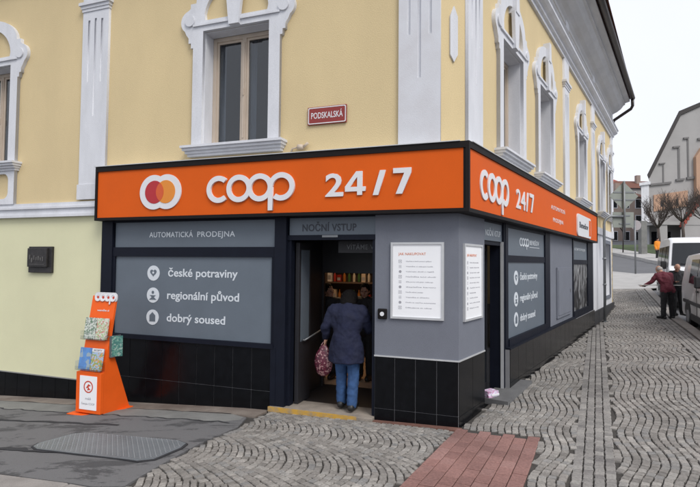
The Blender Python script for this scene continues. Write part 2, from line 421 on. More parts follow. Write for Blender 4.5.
def strip_poly(pts, wdt, seed=0):
    r = random.Random(seed); L_, R_ = [], []
    for i, p in enumerate(pts):
        a = Vector(pts[max(0, i - 1)]); c = Vector(pts[min(len(pts) - 1, i + 1)]); d = (c - a).normalized(); n = Vector((-d.y, d.x))
        t = wdt * r.uniform(.5, 1.3); L_.append(tuple(Vector(p) + n * t)); R_.append(tuple(Vector(p) - n * t))
    return L_ + R_[::-1]
def crack(x0, y0, x1, y1, n, wdt, seed):
    r = random.Random(seed)
    return strip_poly([w2('F', x0 + (x1 - x0) * i / n, -(y0 + (y1 - y0) * i / n) + r.uniform(-.03, .03)) for i in range(n + 1)], wdt, seed)
DP = [crack(-8.5, .89, -2.75, .80, 60, .016, 1), crack(-9.2, .42, -3.0, .41, 40, .008, 2), crack(-8, 1.6, -4.1, 1.25, 24, .03, 3), crack(-5.4, 2.5, -2.9, 2.2, 24, .04, 5)]
bmj = None
for i, p in enumerate(DP):
    o = drape('asphalt_repair_patch' if i > 4 else 'asphalt_crack', p, .0065 + .0006 * i, 'patch', 5, thick=0) if False else drape('asphalt_crack', p, .0085 + .0006 * i, 'patch', 5, thick=0)
# red dusty strip at pillar base
drape('mortar_strip', [w2('F', -1.08, -.02), w2('F', .03, -.02), w2('F', .12, -.16), w2('F', -1.08, -.12)], .006, 'reddust', .5)
# plaza, grass, far pavement
def gpoly(name, pts, off, m, step=1.0): return drape(name, pts, off, m, step, thick=.05)
plaza = [w2('S', 24, 4), w2('S', 24, 0), w2('S', 17, 1.5), (12.9, 26), (16.5, 35.0), (17.9, 32.6), (19.9, 30.2), (21.5, 29.0)]
plaza = [(15.2, 24.6), (13.4, 25.2), (11.0, 22.5), (13.6, 28), (17.6, 36.0), (18.1, 31.8), (19.6, 30.4), (22.0, 28.6), (18.0, 23.4)]
plaza = [(17.6, 23.3), kp(14.46, -.2), kp(14.46, 6), (17.4, 35.6), (18.3, 32.0), (19.8, 30.4), (22.4, 28.8)]
drape('plaza_paving', plaza, .0, 'plaza', 1.0)
far_pave = [(21, 54.5), (25.2, 47.8), (24.35, 42), (22.9, 36.3), (23.5, 32), (62, 27), (70, 44), (52, 52), (36, 55.5), (22, 60)]
drape('far_pavement', far_pave, .12, 'plaza', 1.0, thick=.3)
grs = [(23, 58.5), (28.0, 53.0), (27.4, 47), (27.0, 42.5), (31, 37), (62, 33), (65, 44), (50, 50), (36, 54.5), (27, 60)]
tag(drape('grass', grs, .16, 'grass', 1.0, thick=.1), kind='stuff')

# ------------------------------------------------------------------ setts
def in_poly(x, y, poly):
    c = False; n = len(poly); j = n - 1
    for i in range(n):
        xi, yi = poly[i]; xj, yj = poly[j]
        if (yi > y) != (yj > y) and x < (xj - xi) * (y - yi) / (yj - yi) + xi: c = not c
        j = i
    return c
_u0 = Vector((1.33, 6.20)); _u1 = Vector((2.19, 5.78)); _dv = (Vector((.42, 4.35)) - _u0).normalized(); _du = (_u1 - _u0).normalized()
brickpoly = [tuple(_u0 - _du * .02 - _dv * .04), tuple(_u1 + _du * .02 - _dv * .04), tuple(_u1 + _du * .02 + _dv * 3.05), tuple(_u0 - _du * .02 + _dv * 3.05)]
ramp = [(1.93, 7.30), (2.22, 7.06), (2.93, 8.12), (2.61, 8.36)]
def setts():
    V, Fc_, r = [], [], random.Random(11); cnt = 0
    def stone(x, y, ang, a, c):
        nonlocal cnt
        if Vector((x, y)).length > 33: return
        xf, yf, xs, ys = loc(x, y)
        if (yf > -.09 and ys > -.02 and xf < .1): return
        if xf < 0 and yf > -.09: return
        if xf >= -.3 and yf > -.15 and xs < .05 and xf < .06: return
        if 0 <= xs < 15.8 and ys > -.035 - (.08 if xs > 1.8 else 0): return
        if xf < -.5:
            # left border with the asphalt
            if yf > -.02: return
            i = None
            bx = interp(y, [q[1] for q in LB[::-1]], [q[0] for q in LB[::-1]])
            if x < bx + .03: return
        k, m = km(x, y)
        if m < .05 or k > 14.4: return
        if in_poly(x, y, brickpoly) or in_poly(x, y, ramp): return
        if not in_poly(x, y, pave): return
        if loc(x, y)[1] < -2.9 and xf < 1.6: return
        z0_ = H(x, y); gx_ = (H(x + .05, y) - z0_) / .05; gy_ = (H(x, y + .05) - z0_) / .05; z = z0_ + r.uniform(-.0025, .0025) + .002
        ang += r.uniform(-.09, .09); ca, sa = math.cos(ang), math.sin(ang)
        base = len(V)
        tx, ty = r.uniform(-.04, .04), r.uniform(-.04, .04)
        for zz, sc in ((-.035, 1), (-.008, 1), (0, .84)):
            for (u, v) in ((-1, -1), (1, -1), (1, 1), (-1, 1)):
                uu = u * a * sc * (1 + r.uniform(-.09, .09)); vv = v * c * sc * (1 + r.uniform(-.09, .09))
                ddx, ddy = uu * ca - vv * sa, uu * sa + vv * ca; V.append((x + ddx, y + ddy, z + zz + gx_ * ddx + gy_ * ddy + (uu * tx + vv * ty if zz > -.02 else 0)))
        for q in range(4):
            n = (q + 1) % 4
            Fc_.append((base + q, base + n, base + 4 + n, base + 4 + q)); Fc_.append((base + 4 + q, base + 4 + n, base + 8 + n, base + 8 + q))
        Fc_.append((base + 8, base + 9, base + 10, base + 11)); cnt += 1
    ka = math.atan2(KD.y, KD.x)
    P = .080
    def left_of_brick(x, y):
        a, c = Vector((1.33, 6.20)), Vector((.42, 4.35)); d = c - a
        return d.x * (y - a.y) - d.y * (x - a.x) < 0
    def field(org, kd, kn, cols, j0, j1, sag, flt):
        ka_ = math.atan2(kd.y, kd.x)
        for m0, m1 in cols:
            wd = m1 - m0; n = round(wd * 1.12 / P); ph = 0
            for j in range(j0, j1):
                for i in range(n):
                    u = (i + .5 + (.25 if j % 2 else -.25)) / n; t = 2 * u - 1
                    m = m0 + u * wd; k = j * P + ph + sag * (1 - t * t) + r.uniform(-.007, .007)
                    sl = -sag * 4 * t / wd; p = org + kd * k + kn * m
                    if not flt(p.x, p.y): continue
                    q_ = math.sqrt(1 + sl * sl)
                    # kn lies 90 degrees to the left of kd
                    stone(p.x, p.y, ka_ + math.pi / 2 - math.atan(sl), wd / n * q_ * .5 * r.uniform(.80, .91), P * .5 * .86 / q_)
    def okm(x, y):
        m_ = km(x, y)[1]; return (.43 < m_ < 1.87 or m_ > 2.27) and not left_of_brick(x, y)
    # side pavement: rows run along the street in shallow waves
    ka_ = math.atan2(KD.y, KD.x); A_ = .058; Lw = 1.7
    for j in range(-2, 150):
        k = -9.6 + (j % 2) * P / 2
        while k < 14.5:
            stp = P * r.uniform(.96, 1.22); kk = k + stp / 2
            ph = 2 * math.pi * kk / Lw + .7 * math.sin(kk * .9) + j * .012
            m = j * P * 1.02 + A_ * math.cos(ph) + .05 * math.sin(kk * 1.1) + r.uniform(-.004, .004); sl = -A_ * math.sin(ph) * (2 * math.pi / Lw + .63 * math.cos(kk * .9)) + .055 * math.cos(kk * 1.1)
            k += stp
            x, y = kp(kk, m)
            if okm(x, y): stone(x, y, ka_ + math.atan(sl), stp / 2 * math.sqrt(1 + sl * sl) * .86, P / 2 * .88 / math.sqrt(1 + sl * sl))
    field(C - FY * 4.3, FX, FY, [(i * 1.02 - .28, (i + 1) * 1.02 - .28) for i in range(6)], -68, 34, .23, lambda x, y: left_of_brick(x, y) and km(x, y)[1] > 2.27)
    ka = math.atan2(KD.y, KD.x)
    me = bpy.data.meshes.new('cobbled_pavement'); me.from_pydata(V, [], Fc_); me.update(); me.materials.append(M['sett'])
    tag(link('cobbled_pavement', me), kind='structure')
    V.clear(); Fc_.clear()
    for m0, nrow in ((.04, 4), (1.885, 4)):
        for q in range(nrow):
            k = -11.0
            while k < 14.4:
                L = r.uniform(.075, .13)
                x, y = kp(k + L / 2, m0 + (q + .5) * .095)
                stone(x, y, ka, L / 2 * .92, .0475 * .88); k += L
    me = bpy.data.meshes.new('sett_band'); me.from_pydata(list(V), [], list(Fc_)); me.update(); me.materials.append(M['sett2'])
    tag(link('sett_band', me), kind='structure')
    # red pavers
    V.clear(); Fc_.clear()
    u0 = Vector((1.33, 6.20)); du = (Vector((2.19, 5.78)) - u0).normalized(); dv = Vector((du.y, -du.x)); dv = dv if dv.y < 0 else -dv
    dv = (Vector((.42, 4.35)) - u0).normalized()
    nn = 7; Wd = (Vector((2.19, 5.78)) - u0).length
    for c in range(nn):
        v = (.1 if c % 2 else 0)
        while v < 2.9:
            p = u0 + du * (Wd * (c + .5) / nn) + dv * (v + .1)
            p1 = u0 + du * (Wd * (c + .02) / nn); 
            z = H(p.x, p.y) + .006 + r.uniform(-.003, .003)
            base = len(V); hw = Wd / nn / 2 - .0035; hl = .0945
            for zz, sc in ((-.03, 0), (-.005, 0), (0, .005)):
                for (a_, b_) in ((-1, -1), (1, -1), (1, 1), (-1, 1)):
                    q = p + du * a_ * (hw - sc) + dv * b_ * (hl - sc); V.append((q.x, q.y, H(q.x, q.y) + .006 + (z - H(p.x, p.y) - .006) + zz))
            for q in range(4):
                n = (q + 1) % 4
                Fc_.append((base + q, base + n, base + 4 + n, base + 4 + q)); Fc_.append((base + 4 + q, base + 4 + n, base + 8 + n, base + 8 + q))
            Fc_.append((base + 8, base + 9, base + 10, base + 11)); v += .2
    me = bpy.data.meshes.new('brick_paving'); me.from_pydata(list(V), [], list(Fc_)); me.update(); me.materials.append(M['brick'])
    tag(link('brick_paving', me), kind='structure')
    print('setts', cnt)
setts()
# ------------------------------------------------------------------ corner building
bld = thing('corner_building', 'yellow corner building with white stucco trim and an orange and grey shop below', 'building', C)
def part(o, s, x=0, y=0, z=0, parent=None):
    """put a part made in wall coordinates onto facade s of the building"""
    o.parent = parent or bld; X, Y = (FX, FY) if s == 'F' else (SX, SY)
    o.location = X * x + Y * y + Vector((0, 0, z)); o.rotation_euler = (0, 0, ANG[s]); return o
CH = .23; TOP = 7.95; EX = 15.75; FL = -14
WF = [-3.26, -8.50, -11.9]              # front window centres
WS = [2.26, 4.62, 8.85, 12.75, 14.95]   # side window centres
def wopen(c, z0=3.75, z1=5.52, h=.565): return rect(c - h, c + h, z0, z1)
# upper walls
part(shape('wall', [rect(FL, -CH, 3.0, TOP)] + [wopen(c) for c in WF], 0, .40, 'yellow'), 'F')
att = [c for c in WS]
part(shape('wall', [rect(CH, EX, 3.0, TOP)] + [wopen(c) for c in WS] + [rect(c - .3, c + .3, 7.28, 7.75) for c in att], 0, .40, 'yellow'), 'S')
p1, p2 = W('F', -CH, 0, 0) - C, W('S', CH, 0, 0) - C
chd = (p2 - p1); chL = chd.length; chA = math.atan2(chd.y, chd.x)
b = B().box(.0, chL, 0, .2, 3.0, TOP); o = b.obj('wall', 'yellow', bld); o.location = p1; o.rotation_euler = (0, 0, chA)
mid = chL / 2
o = shape('lozenge', [[(mid - .055, 4.72), (mid, 4.62), (mid + .055, 4.72), (mid + .055, 5.22), (mid, 5.36), (mid - .055, 5.22)]], -.025, .0, 'white', bld); o.location = p1; o.rotation_euler = (0, 0, chA)
# lower walls
part(B().box(FL, -5.72, .0, .40, -1.2, 2.76).obj('wall', 'lime'), 'F')
part(B().box(FL, -5.72, -.03, .0, -1.0, .06).obj('plinth', 'grout'), 'F')
part(shape('wall', [rect(10.66, EX, -.3, 3.0), rect(13.45, 14.75, .92, 2.75)], 0, .35, 'white'), 'S')
part(B().box(10.66, EX, -.05, .0, -.3, .58).obj('plinth', 'patch'), 'S')
# white band between storeys
b = B(); b.box(FL, -5.6, -.04, 0, 2.80, 3.0); b.box(FL, -5.6, -.075, 0, 2.755, 2.80); b.box(FL, -5.6, -.07, 0, 2.9, 2.935)
part(b.obj('string_course', 'white'), 'F')
b = B(); b.box(10.5, EX + .03, -.05, 0, 3.0, 3.22); part(b.obj('string_course', 'white'), 'S')
# end wall and back (so that the block is solid)
E0 = W('F', FL, 0, 0) - C; E1 = W('S', EX, 0, 0) - C; D0 = E0 + FY * 11; D1 = E1 + SY * 9
def quadwall(a, c, z0, z1, m, name='wall'):
    b = B(); n = Vector((-(c - a).y, (c - a).x, 0)).normalized() * .3
    for q in ((a, c, z0, z1),):
        b.prism([(0, z0), (1, z0), (1, z1), (0, z1)], lambda u, v, d: tuple(a.lerp(c, u) + n * d + Vector((0, 0, v))), 0, 1)
    return b.obj(name, m, bld)
quadwall(E1, D1, -.3, TOP, 'yellow'); quadwall(D1, D0, -1, TOP, 'yellow'); quadwall(D0, E0, -1.2, TOP, 'yellow')
# pilasters
def pilaster(s, x, wd, z0=3.05, z1=6.95, stain=False):
    h = wd / 2; loops = [rect(-h, h, z0, z1)]
    gro = []
    for dx, a, c in ((-.14, 5.0, 6.05), (0, 4.42, 6.07), (.14, 4.98, 6.05)):
        loops.append(rect(dx - .022, dx + .022, a, c)); gro.append((dx, a, c))
    o = part(shape('pilaster', loops, -.045, 0, 'stain' if stain else 'white'), s, x)
    b = B()
    for dx, a, c in gro: b.box(dx - .0218, dx + .0218, -.022, -.001, a + .001, c - .001)
    b.obj('groove', 'white', o)
    b = B(); b.box(-h - .05, h + .05, -.10, 0, 6.30, 6.35); b.box(-h - .025, h + .025, -.075, 0, 6.25, 6.30); b.box(-h - .01, h + .01, -.06, 0, 6.20, 6.25)
    b.obj('capital', 'white', o)
    b = B(); b.box(-h - .02, h + .02, -.06, 0, z0 - .02, 3.28); b.obj('foot', 'white', o)
    return o
pilaster('F', -5.98, .56); pilaster('F', -.50, .55, stain=True); pilaster('F', -10.4, .56)
for x in (.50, 6.75, 10.9, 15.5): pilaster('S', x, .5 if x == 15.5 else .56)
# windows with surround
def surround_loops(apron):
    zb = 3.0 if apron else 3.75
    rgt = [(.745, zb), (.745, 5.28), (.785, 5.28), (.785, 5.36), (.83, 5.36), (.83, 5.44), (.875, 5.50)]
    rgt += circ(.80, 5.70, .175, 10, None, -55, 75)
    rgt += [(.80, 5.90), (.80, 5.97), (.70, 5.97)]
    rgt += [(.70 * math.cos(R(a)), 5.97 + .42 * math.sin(R(a))) for a in range(8, 90, 8)]
    loop = rgt + [(0, 6.39)] + [(-x, z) for x, z in rgt[::-1]]
    hole = rect(-.565, .565, 3.75, 5.52)
    lun = [(.53, 5.68)] + [(.55 * math.cos(R(a)), 5.72 + .50 * math.sin(R(a))) for a in range(4, 177, 8)] + [(-.53, 5.68)]
    L = [loop, hole, lun]
    if apron: L.append(rrect(-.60, .60, 3.10, 3.55, .12))
    return L
def make_window(s, x, apron=False, first=None):
    if first is not None:
        o = first.copy(); COL.objects.link(o); part(o, s, x)
        for ch in first.children:
            c = ch.copy(); COL.objects.link(c); c.parent = o
        return o
    b = B()                                           # casement frame
    y0, y1 = .20, .27
    for bx in ((-.555, -.495, 3.76, 5.50), (.495, .555, 3.76, 5.50), (-.495, .495, 5.44, 5.50), (-.495, .495, 3.76, 3.83), (-.035, .035, 3.83, 5.44)):
        b.box(bx[0], bx[1], y0, y1, bx[2], bx[3])
    for a, c in ((-.495, -.035), (.035, .495)):
        for q in ((a, a + .035), (c - .035, c)): b.box(q[0], q[1], y0 + .02, y1 - .01, 3.83, 5.44)
        b.box(a + .035, c - .035, y0 + .02, y1 - .01, 5.405, 5.44); b.box(a + .035, c - .035, y0 + .02, y1 - .01, 3.83, 3.87)
    b.box(-.012, .012, y0 - .012, y0, 3.9, 5.38); b.box(.0, .012, y0 - .03, y0 - .012, 4.55, 4.66)
    o = part(b.obj('window', 'beige'), s, x)
    b = B(); b.box(-.46, -.07, .235, .24, 3.87, 5.405); b.box(.07, .46, .235, .24, 3.87, 5.405); b.obj('pane', 'glass', o)
    shape('surround', surround_loops(apron), -.06, 0, 'white', o)
    b = B()
    for sx in (-1, 1): b.disc((sx * .80, 5.70), .085, -.085, -.06)
    b.prism([(-.085, 5.53), (.085, 5.53), (.15, 6.12), (-.15, 6.12)], XZ, -.115, -.06)
    b.prism([(-.10, 6.12), (.10, 6.12), (.07, 6.50), (-.07, 6.50)], XZ, -.13, -.0)
    b.box(-.74, .74, -.085, -.06, 5.60, 5.63); b.obj('keystone', 'white', o)
    b = B()                                            # moulded sill
    for z0, z1, d in ((3.72, 3.755, .19), (3.68, 3.72, .16), (3.64, 3.68, .12), (3.60, 3.64, .085)):
        b.box(-.74 - d * .6, .74 + d * .6, -d, .21 if z1 > 3.75 else 0, z0, z1)
    b.obj('sill', 'white', o)
    b = B(); b.box(-.565, -.557, .0, .2, 3.756, 5.52); b.box(.557, .565, 0, .2, 3.756, 5.52); b.box(-.557, .557, 0, .2, 5.505, 5.515); b.obj('reveal', 'white', o)
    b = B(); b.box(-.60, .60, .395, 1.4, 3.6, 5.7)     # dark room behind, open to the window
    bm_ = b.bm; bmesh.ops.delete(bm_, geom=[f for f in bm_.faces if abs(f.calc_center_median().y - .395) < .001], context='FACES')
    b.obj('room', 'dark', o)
    n = 12
    for (a, c) in ((-.52, -.40), (.05, .15)):
        b = B()
        for i in range(n):
            xx = a + (c - a) * i / n; b.face([(xx, .33 + .02 * (i % 2), 3.8), (xx + (c - a) / n, .33 + .02 * ((i + 1) % 2), 3.8), (xx + (c - a) / n, .33 + .02 * ((i + 1) % 2), 5.45), (xx, .33 + .02 * (i % 2), 5.45)])
        b.obj('curtain', 'curtain', o, fix=False)
    return o
w0 = make_window('F', WF[0])
wa = make_window('F', WF[1], True); make_window('F', WF[2], first=wa)
for x in WS: make_window('S', x, first=w0)
# attic windows of the side facade
for c in WS:
    b = B()
    for q in (rect(c - .38, c - .30, 7.22, 7.83), rect(c + .30, c + .38, 7.22, 7.83), rect(c - .30, c + .30, 7.75, 7.83), rect(c - .30, c + .30, 7.22, 7.28)):
        b.prism([(u - c, v) for u, v in q], XZ, -.04, 0)
    o = part(b.obj('attic_window', 'white'), 'S', c)
    B().box(-.3, .3, .15, .2, 7.28, 7.75).obj('pane', 'vanglass', o)
for x in (.5, 6.75, 10.9, 15.5):
    b = B().box(x - .18, x + .18, -.07, 0, 7.2, 7.95); b.box(x - .13, x + .13, -.13, -.07, 7.2, 7.4); part(b.obj('attic_pilaster', 'white'), 'S')
# string cornice below the attic, crown cornice, gutter
CP = [(0, 6.88), (-.05, 6.88), (-.05, 6.95), (-.10, 6.97), (-.10, 7.03), (-.17, 7.06), (-.22, 7.10), (-.22, 7.16), (-.26, 7.19), (0, 7.24)]
def run(prof, s, x0, x1, m, name, nf=1):
    b = B(); b.prism(prof, lambda u, v, d: (d, u, v), x0, x1); return part(b.obj(name, m), s)
run(CP, 'S', .17, EX + .05, 'white', 'cornice'); run(CP, 'F', FL, -.17, 'white', 'cornice')
ECP = [(0, 7.72), (-.06, 7.72), (-.06, 7.82), (-.12, 7.86), (-.22, 7.90), (-.36, 8.0), (-.45, 8.12), (-.50, 8.14), (-.50, 8.2), (-.66, 8.24), (-.66, 8.30), (0, 8.30)]
run(ECP, 'S', .1, EX - .1, 'cornice', 'eaves_cornice'); run(ECP, 'F', FL, -.1, 'cornice', 'eaves_cornice')
b = B(); b.tube([(-.2, -.76, 8.34), (EX - .15, -.76, 8.34)], .085, 10); part(b.obj('gutter', 'gutter'), 'S')
b = B(); b.tube([(FL, -.76, 8.34), (.1, -.76, 8.34)], .085, 10); part(b.obj('gutter', 'gutter'), 'F')
b = B(); b.tube([(EX - .25, -.76, 8.30), (EX - .25, -.76, 8.02), (EX - .22, -.70, 7.92), (EX - .05, -.12, 7.62), (EX - .03, -.07, 7.5), (EX - .03, -.07, 7.2)], .055, 10); part(b.obj('drainpipe', 'gutter'), 'S')
# roof
b = B(); e = .80
A0 = W('F', FL, -e, 8.36) - C; A1 = (W('F', 0, -e, 8.36) - C); A1 = Vector((.55, -.95, 8.36)); A2 = W('S', EX, -e, 8.36) - C
R0_ = W('F', FL, 5.5, 12.2) - C; R1_ = Vector((-1.2, 5.6, 12.2)); R2_ = W('S', EX, 4.8, 12.2) - C
B0 = W('F', FL, 11.4, 8.36) - C; B1 = Vector((-2.5, 11.5, 8.36)); B2 = W('S', EX, 9.6, 8.36) - C
for q in ((A0, A1, R1_, R0_), (A1, A2, R2_, R1_), (R0_, R1_, B1, B0), (R1_, R2_, B2, B1), (B0, R0_, A0), (A2, B2, R2_)): b.face([tuple(v) for v in q])
b.obj('roof', 'roof', bld)

# ---- shopfront, front facade
def tiles(s, x0, x1, z0, z1, tw, rows, y=-.05, name='tile_cladding', parent=None, th=.03):
    b = B(); b.box(x0, x1, y + .004, y + th, z0, z1); base = part(b.obj('tile_grout', 'grout'), s) if False else None
    b.mi = 1; r = random.Random(int(abs(x0) * 10)); zz = z0
    b.bm.faces.ensure_lookup_table()
    n = max(1, round((x1 - x0) / tw)); tw = (x1 - x0) / n
    for (a, c) in rows:
        for i in range(n):
            d = r.uniform(0, .0015)
            b.box(x0 + i * tw + .0038, x0 + (i + 1) * tw - .0038, y - .004 - d, y + .003, a + .0032, c - .0032)
    return part(b.obj(name, ['grout', 'tile'], parent), s) if parent is None else b.obj(name, ['grout', 'tile'], parent)
tiles('F', FL, -5.74, -1.0, .06, .30, [(-1.0, -.52), (-.52, .06)], y=-.055)
tiles('F', -5.72, -2.60, -.5, .80, .30, [(-.5, .2), (.2, .80)], y=-.03, th=.4)
tiles('F', -1.085, .0, -.2, .80, .275, [(-.2, .13), (.13, .80)], y=-.002, th=.3)
tiles('S', .004, .955, -.2, .80, .48, [(-.2, .13), (.13, .80)], y=-.002, th=.3)
tiles('S', 1.86, 7.44, -.2, .70, .45, [(-.2, .2), (.2, .70)], y=-.09, th=.4)
b = B(); b.box(1.86, 7.44, -.10, .02, .70, .725); part(b.obj('plinth_cap', 'navy'), 'S')
tiles('S', 7.44, 10.66, -.2, .66, .45, [(-.2, .66)], y=-.06, th=.4)
# pillar (render above the tiles)
b = B(); b.face([(0, 0, 0)] * 3) if False else None
pp = [W('F', -1.09, 0, 0) - C, Vector((0, 0, 0)), W('S', .96, 0, 0) - C, W('S', .96, .42, 0) - C, W('F', -1.09, .42, 0) - C]
b.prism([(p.x, p.y) for p in pp], lambda u, v, d: (u, v, d), .8, 2.72); b.obj('pillar', 'greyr', bld)
b = B(); off = .012
pq = [W('F', -1.092, -off, 0) - C, Vector((0, 0, 0)) + (FX - SX).normalized() * 0 + Vector((.006, -off * 1.25, 0)), W('S', .962, -off, 0) - C, W('S', .962, .05, 0) - C, W('F', -1.092, .05, 0) - C]
b.prism([(p.x, p.y) for p in pq], lambda u, v, d: (u, v, d), .80, .818); b.obj('ledge', 'silver', bld)
# wall over the shop behind the fascia
part(B().box(-5.74, 0, .06, .40, 2.66, 3.0).obj('lintel', 'navy'), 'F'); part(B().box(0, 10.66, .06, .40, 2.66, 3.0).obj('lintel', 'navy'), 'S')
# frame members
b = B()
b.box(-5.72, -5.50, -.05, .3, .82, 2.70)          # left post
b.box(-2.56, -2.38, -.05, .3, .0, 2.70)           # post between window and door
b.box(-5.50, -2.56, -.035, .2, 2.63, 2.70); b.box(-5.50, -2.56, -.035, .2, 2.09, 2.235)
b.box(-5.50, -2.56, -.06, .2, .80, .865)
b.box(-5.50, -5.45, -.03, .2, .865, 2.09); b.box(-2.61, -2.56, -.03, .2, .865, 2.09)
part(b.obj('shopfront_frame', 'navy'), 'F')
b = B(); b.box(-2.60, -2.52, -.055, -.0, -.15, .82); part(b.obj('corner_trim', 'navy'), 'F')
dw = part(B().box(-5.45, -2.61, -.004, .03, .865, 2.09).obj('display_window', 'grey'), 'F')
b = B(); ycol = -.004
for zc in (1.83, 1.487, 1.145):
    b.disc((-4.70, zc), .118, -.009, -.004, 40)
b.obj('icon', 'lettergrey', dw)
def heart(cx_, cz_, s):
    p = []
    for i in range(36):
        t = 2 * math.pi * i / 36; p.append((cx_ + s * 16 * math.sin(t) ** 3 / 16, cz_ + s * (13 * math.cos(t) - 5 * math.cos(2 * t) - 2 * math.cos(3 * t) - math.cos(4 * t)) / 16))
    return p
def icons(par, cx_, zs, y, k=1.0, m='grey', kx=1):
    b = B()
    b.prism(heart(cx_, zs[0] + .008 * k, .062 * k), XZ, y - .003, y)
    b.prism([(cx_ - .07 * k, zs[1] - .07 * k), (cx_ + .07 * k, zs[1] - .07 * k), (cx_ + .02 * k, zs[1] - .03 * k), (cx_ + .06 * k, zs[1] + .0), (cx_ - .06 * k, zs[1] + .0), (cx_ - .02 * k, zs[1] - .03 * k)], XZ, y - .003, y)
    b.disc((cx_, zs[1] + .045 * k), .024 * k, y - .003, y, 16)
    b.prism([(cx_ - .055 * k, zs[2] - .065 * k), (cx_ + .055 * k, zs[2] - .065 * k), (cx_ + .055 * k, zs[2] + .03 * k), (cx_, zs[2] + .08 * k), (cx_ - .055 * k, zs[2] + .03 * k)], XZ, y - .003, y)
    b.obj('icon_symbol', m, par)
    b = B(); b.disc((cx_, zs[0] + .008 * k), .018 * k, y - .005, y - .003, 12); b.obj('icon_dot', 'lettergrey', par)
icons(dw, -4.70, (1.83, 1.487, 1.145), -.009)
text('lettering', 'české potraviny', -4.42, -3.18, 1.785, .125, 'lettergrey', dw, -.005, .003, .016)
text('lettering', 'regionální původ', -4.43, -3.15, 1.44, .125, 'lettergrey', dw, -.005, .003, .016)
text('lettering', 'dobrý soused', -4.43, -3.38, 1.095, .125, 'lettergrey', dw, -.005, .003, .016)
tp = part(B().box(-5.48, -2.57, .0, .03, 2.235, 2.63).obj('transom_panel', 'grey'), 'F')
text('lettering', 'AUTOMATICKÁ', -4.80, -3.98, 2.39, .085, 'lettergrey', tp, -.001, .003, .01, 1.08)
text('lettering', 'PRODEJNA', -3.90, -3.24, 2.39, .085, 'lettergrey', tp, -.001, .003, .01, 1.08)
# door zone
b = B(); b.box(-2.38, -2.33, .02, .14, .02, 2.38); b.box(-1.13, -1.087, .02, .14, .02, 2.38); b.box(-2.38, -1.087, .0, .14, 2.33, 2.40); b.box(-2.38, -1.09, .0, .1, 2.64, 2.70)
part(b.obj('door_frame', 'navy'), 'F')
tp = part(B().box(-2.36, -1.095, .02, .06, 2.40, 2.64).obj('transom_panel', 'grey'), 'F')
text('lettering', 'NOČNÍ VSTUP', -2.16, -1.36, 2.455, .10, 'letterdark', tp, .018, .003, .016, 1.05)
b = B(); b.box(-1.85, -1.62, -.01, .02, 2.365, 2.395); part(b.obj('door_sensor', 'steel'), 'F')
# open door leaf swung into the lobby on the left
o = part(B().obj('door', 'navy'), 'F', -2.30, .14) if False else None
b = B()
for q in ((0, .06, 0, .05, .02, 2.3), (0, .06, .36, .40, .02, 2.3), (0, .06, .05, .36, 2.2, 2.3), (0, .06, .05, .36, .02, .82), (0, .06, .05, .36, .82, .88)): b.box(*q)
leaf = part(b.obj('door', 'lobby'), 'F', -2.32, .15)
B().box(.02, .05, .05, .36, .88, 2.2).obj('pane', 'grey', leaf)
b = B(); b.tube([(.10, .12, .9), (.10, .95, 1.0)], .012); b.tube([(.06, .12, .9), (.10, .12, .9)], .01); b.obj('handle', 'steel', leaf)
# side door
b = B(); b.box(.957, 1.0, .03, .20, .05, 2.38); b.box(1.80, 1.862, -.02, .20, .03, 2.70); b.box(1.0, 1.80, .03, .16, 2.30, 2.36); b.box(.96, 1.80, .0, .1, 2.62, 2.70)
part(b.obj('door_frame', 'navy'), 'S')
b = B(); b.box(1.785, 1.80, -.015, .03, .05, 2.36); part(b.obj('door_edge', 'silver'), 'S')
tp = part(B().box(.96, 1.80, .01, .05, 2.36, 2.62).obj('transom_panel', 'grey'), 'S')
text('lettering', 'NOČNÍ VSTUP', 1.03, 1.72, 2.43, .09, 'lettergrey', tp, .009, .003, .006, 1.05)
b = B(); b.box(1.0, 1.80, .24, .28, .05, 2.32); leaf = part(b.obj('door', 'lobby'), 'S')
b = B(); b.box(1.08, 1.72, .232, .24, .2, 2.22); b.obj('pane', 'vanglass', leaf)
b = B(); b.tube([(1.15, .18, .9), (1.15, .18, 1.3)], .015); b.obj('handle', 'steel', leaf)
# side display window
b = B()
b.box(1.862, 2.0, -.03, .2, .725, 2.70); b.box(4.52, 4.93, -.03, .2, .725, 2.70)
b.box(2.0, 4.52, -.02, .2, 2.60, 2.70); b.box(2.0, 4.52, -.02, .2, 2.05, 2.16); b.box(2.0, 4.52, -.05, .2, .725, .84)
part(b.obj('shopfront_frame', 'navy'), 'S')
b = B()
b.box(7.44, 7.56, -.03, .2, .66, 2.70); b.box(9.72, 10.66, -.03, .2, .66, 2.70); b.box(7.56, 9.72, -.02, .2, 2.02, 2.14); b.box(7.56, 9.72, -.02, .2, 2.62, 2.70); b.box(7.56, 9.72, -.04, .2, .66, .84)
part(b.obj('shopfront_frame', 'navy'), 'S')
dw = part(B().box(2.0, 4.52, -.002, .03, .84, 2.05).obj('display_window', 'grey'), 'S')
b = B()
for zc in (1.79, 1.435, 1.10): b.disc((2.52, zc), .12, -.007, -.002, 32)
b.obj('icon', 'lettergrey', dw); icons(dw, 2.52, (1.79, 1.435, 1.10), -.007)
text('lettering', 'české potraviny', 2.76, 3.95, 1.75, .12, 'lettergrey', dw, -.003, .003, .016)
text('lettering', 'regionální původ', 2.76, 3.95, 1.39, .12, 'lettergrey', dw, -.003, .003, .016)
text('lettering', 'dobrý soused', 2.76, 3.78, 1.05, .12, 'lettergrey', dw, -.003, .003, .016)
tp = part(B().box(2.0, 4.52, .0, .03, 2.16, 2.60).obj('transom_panel', 'grey'), 'S')
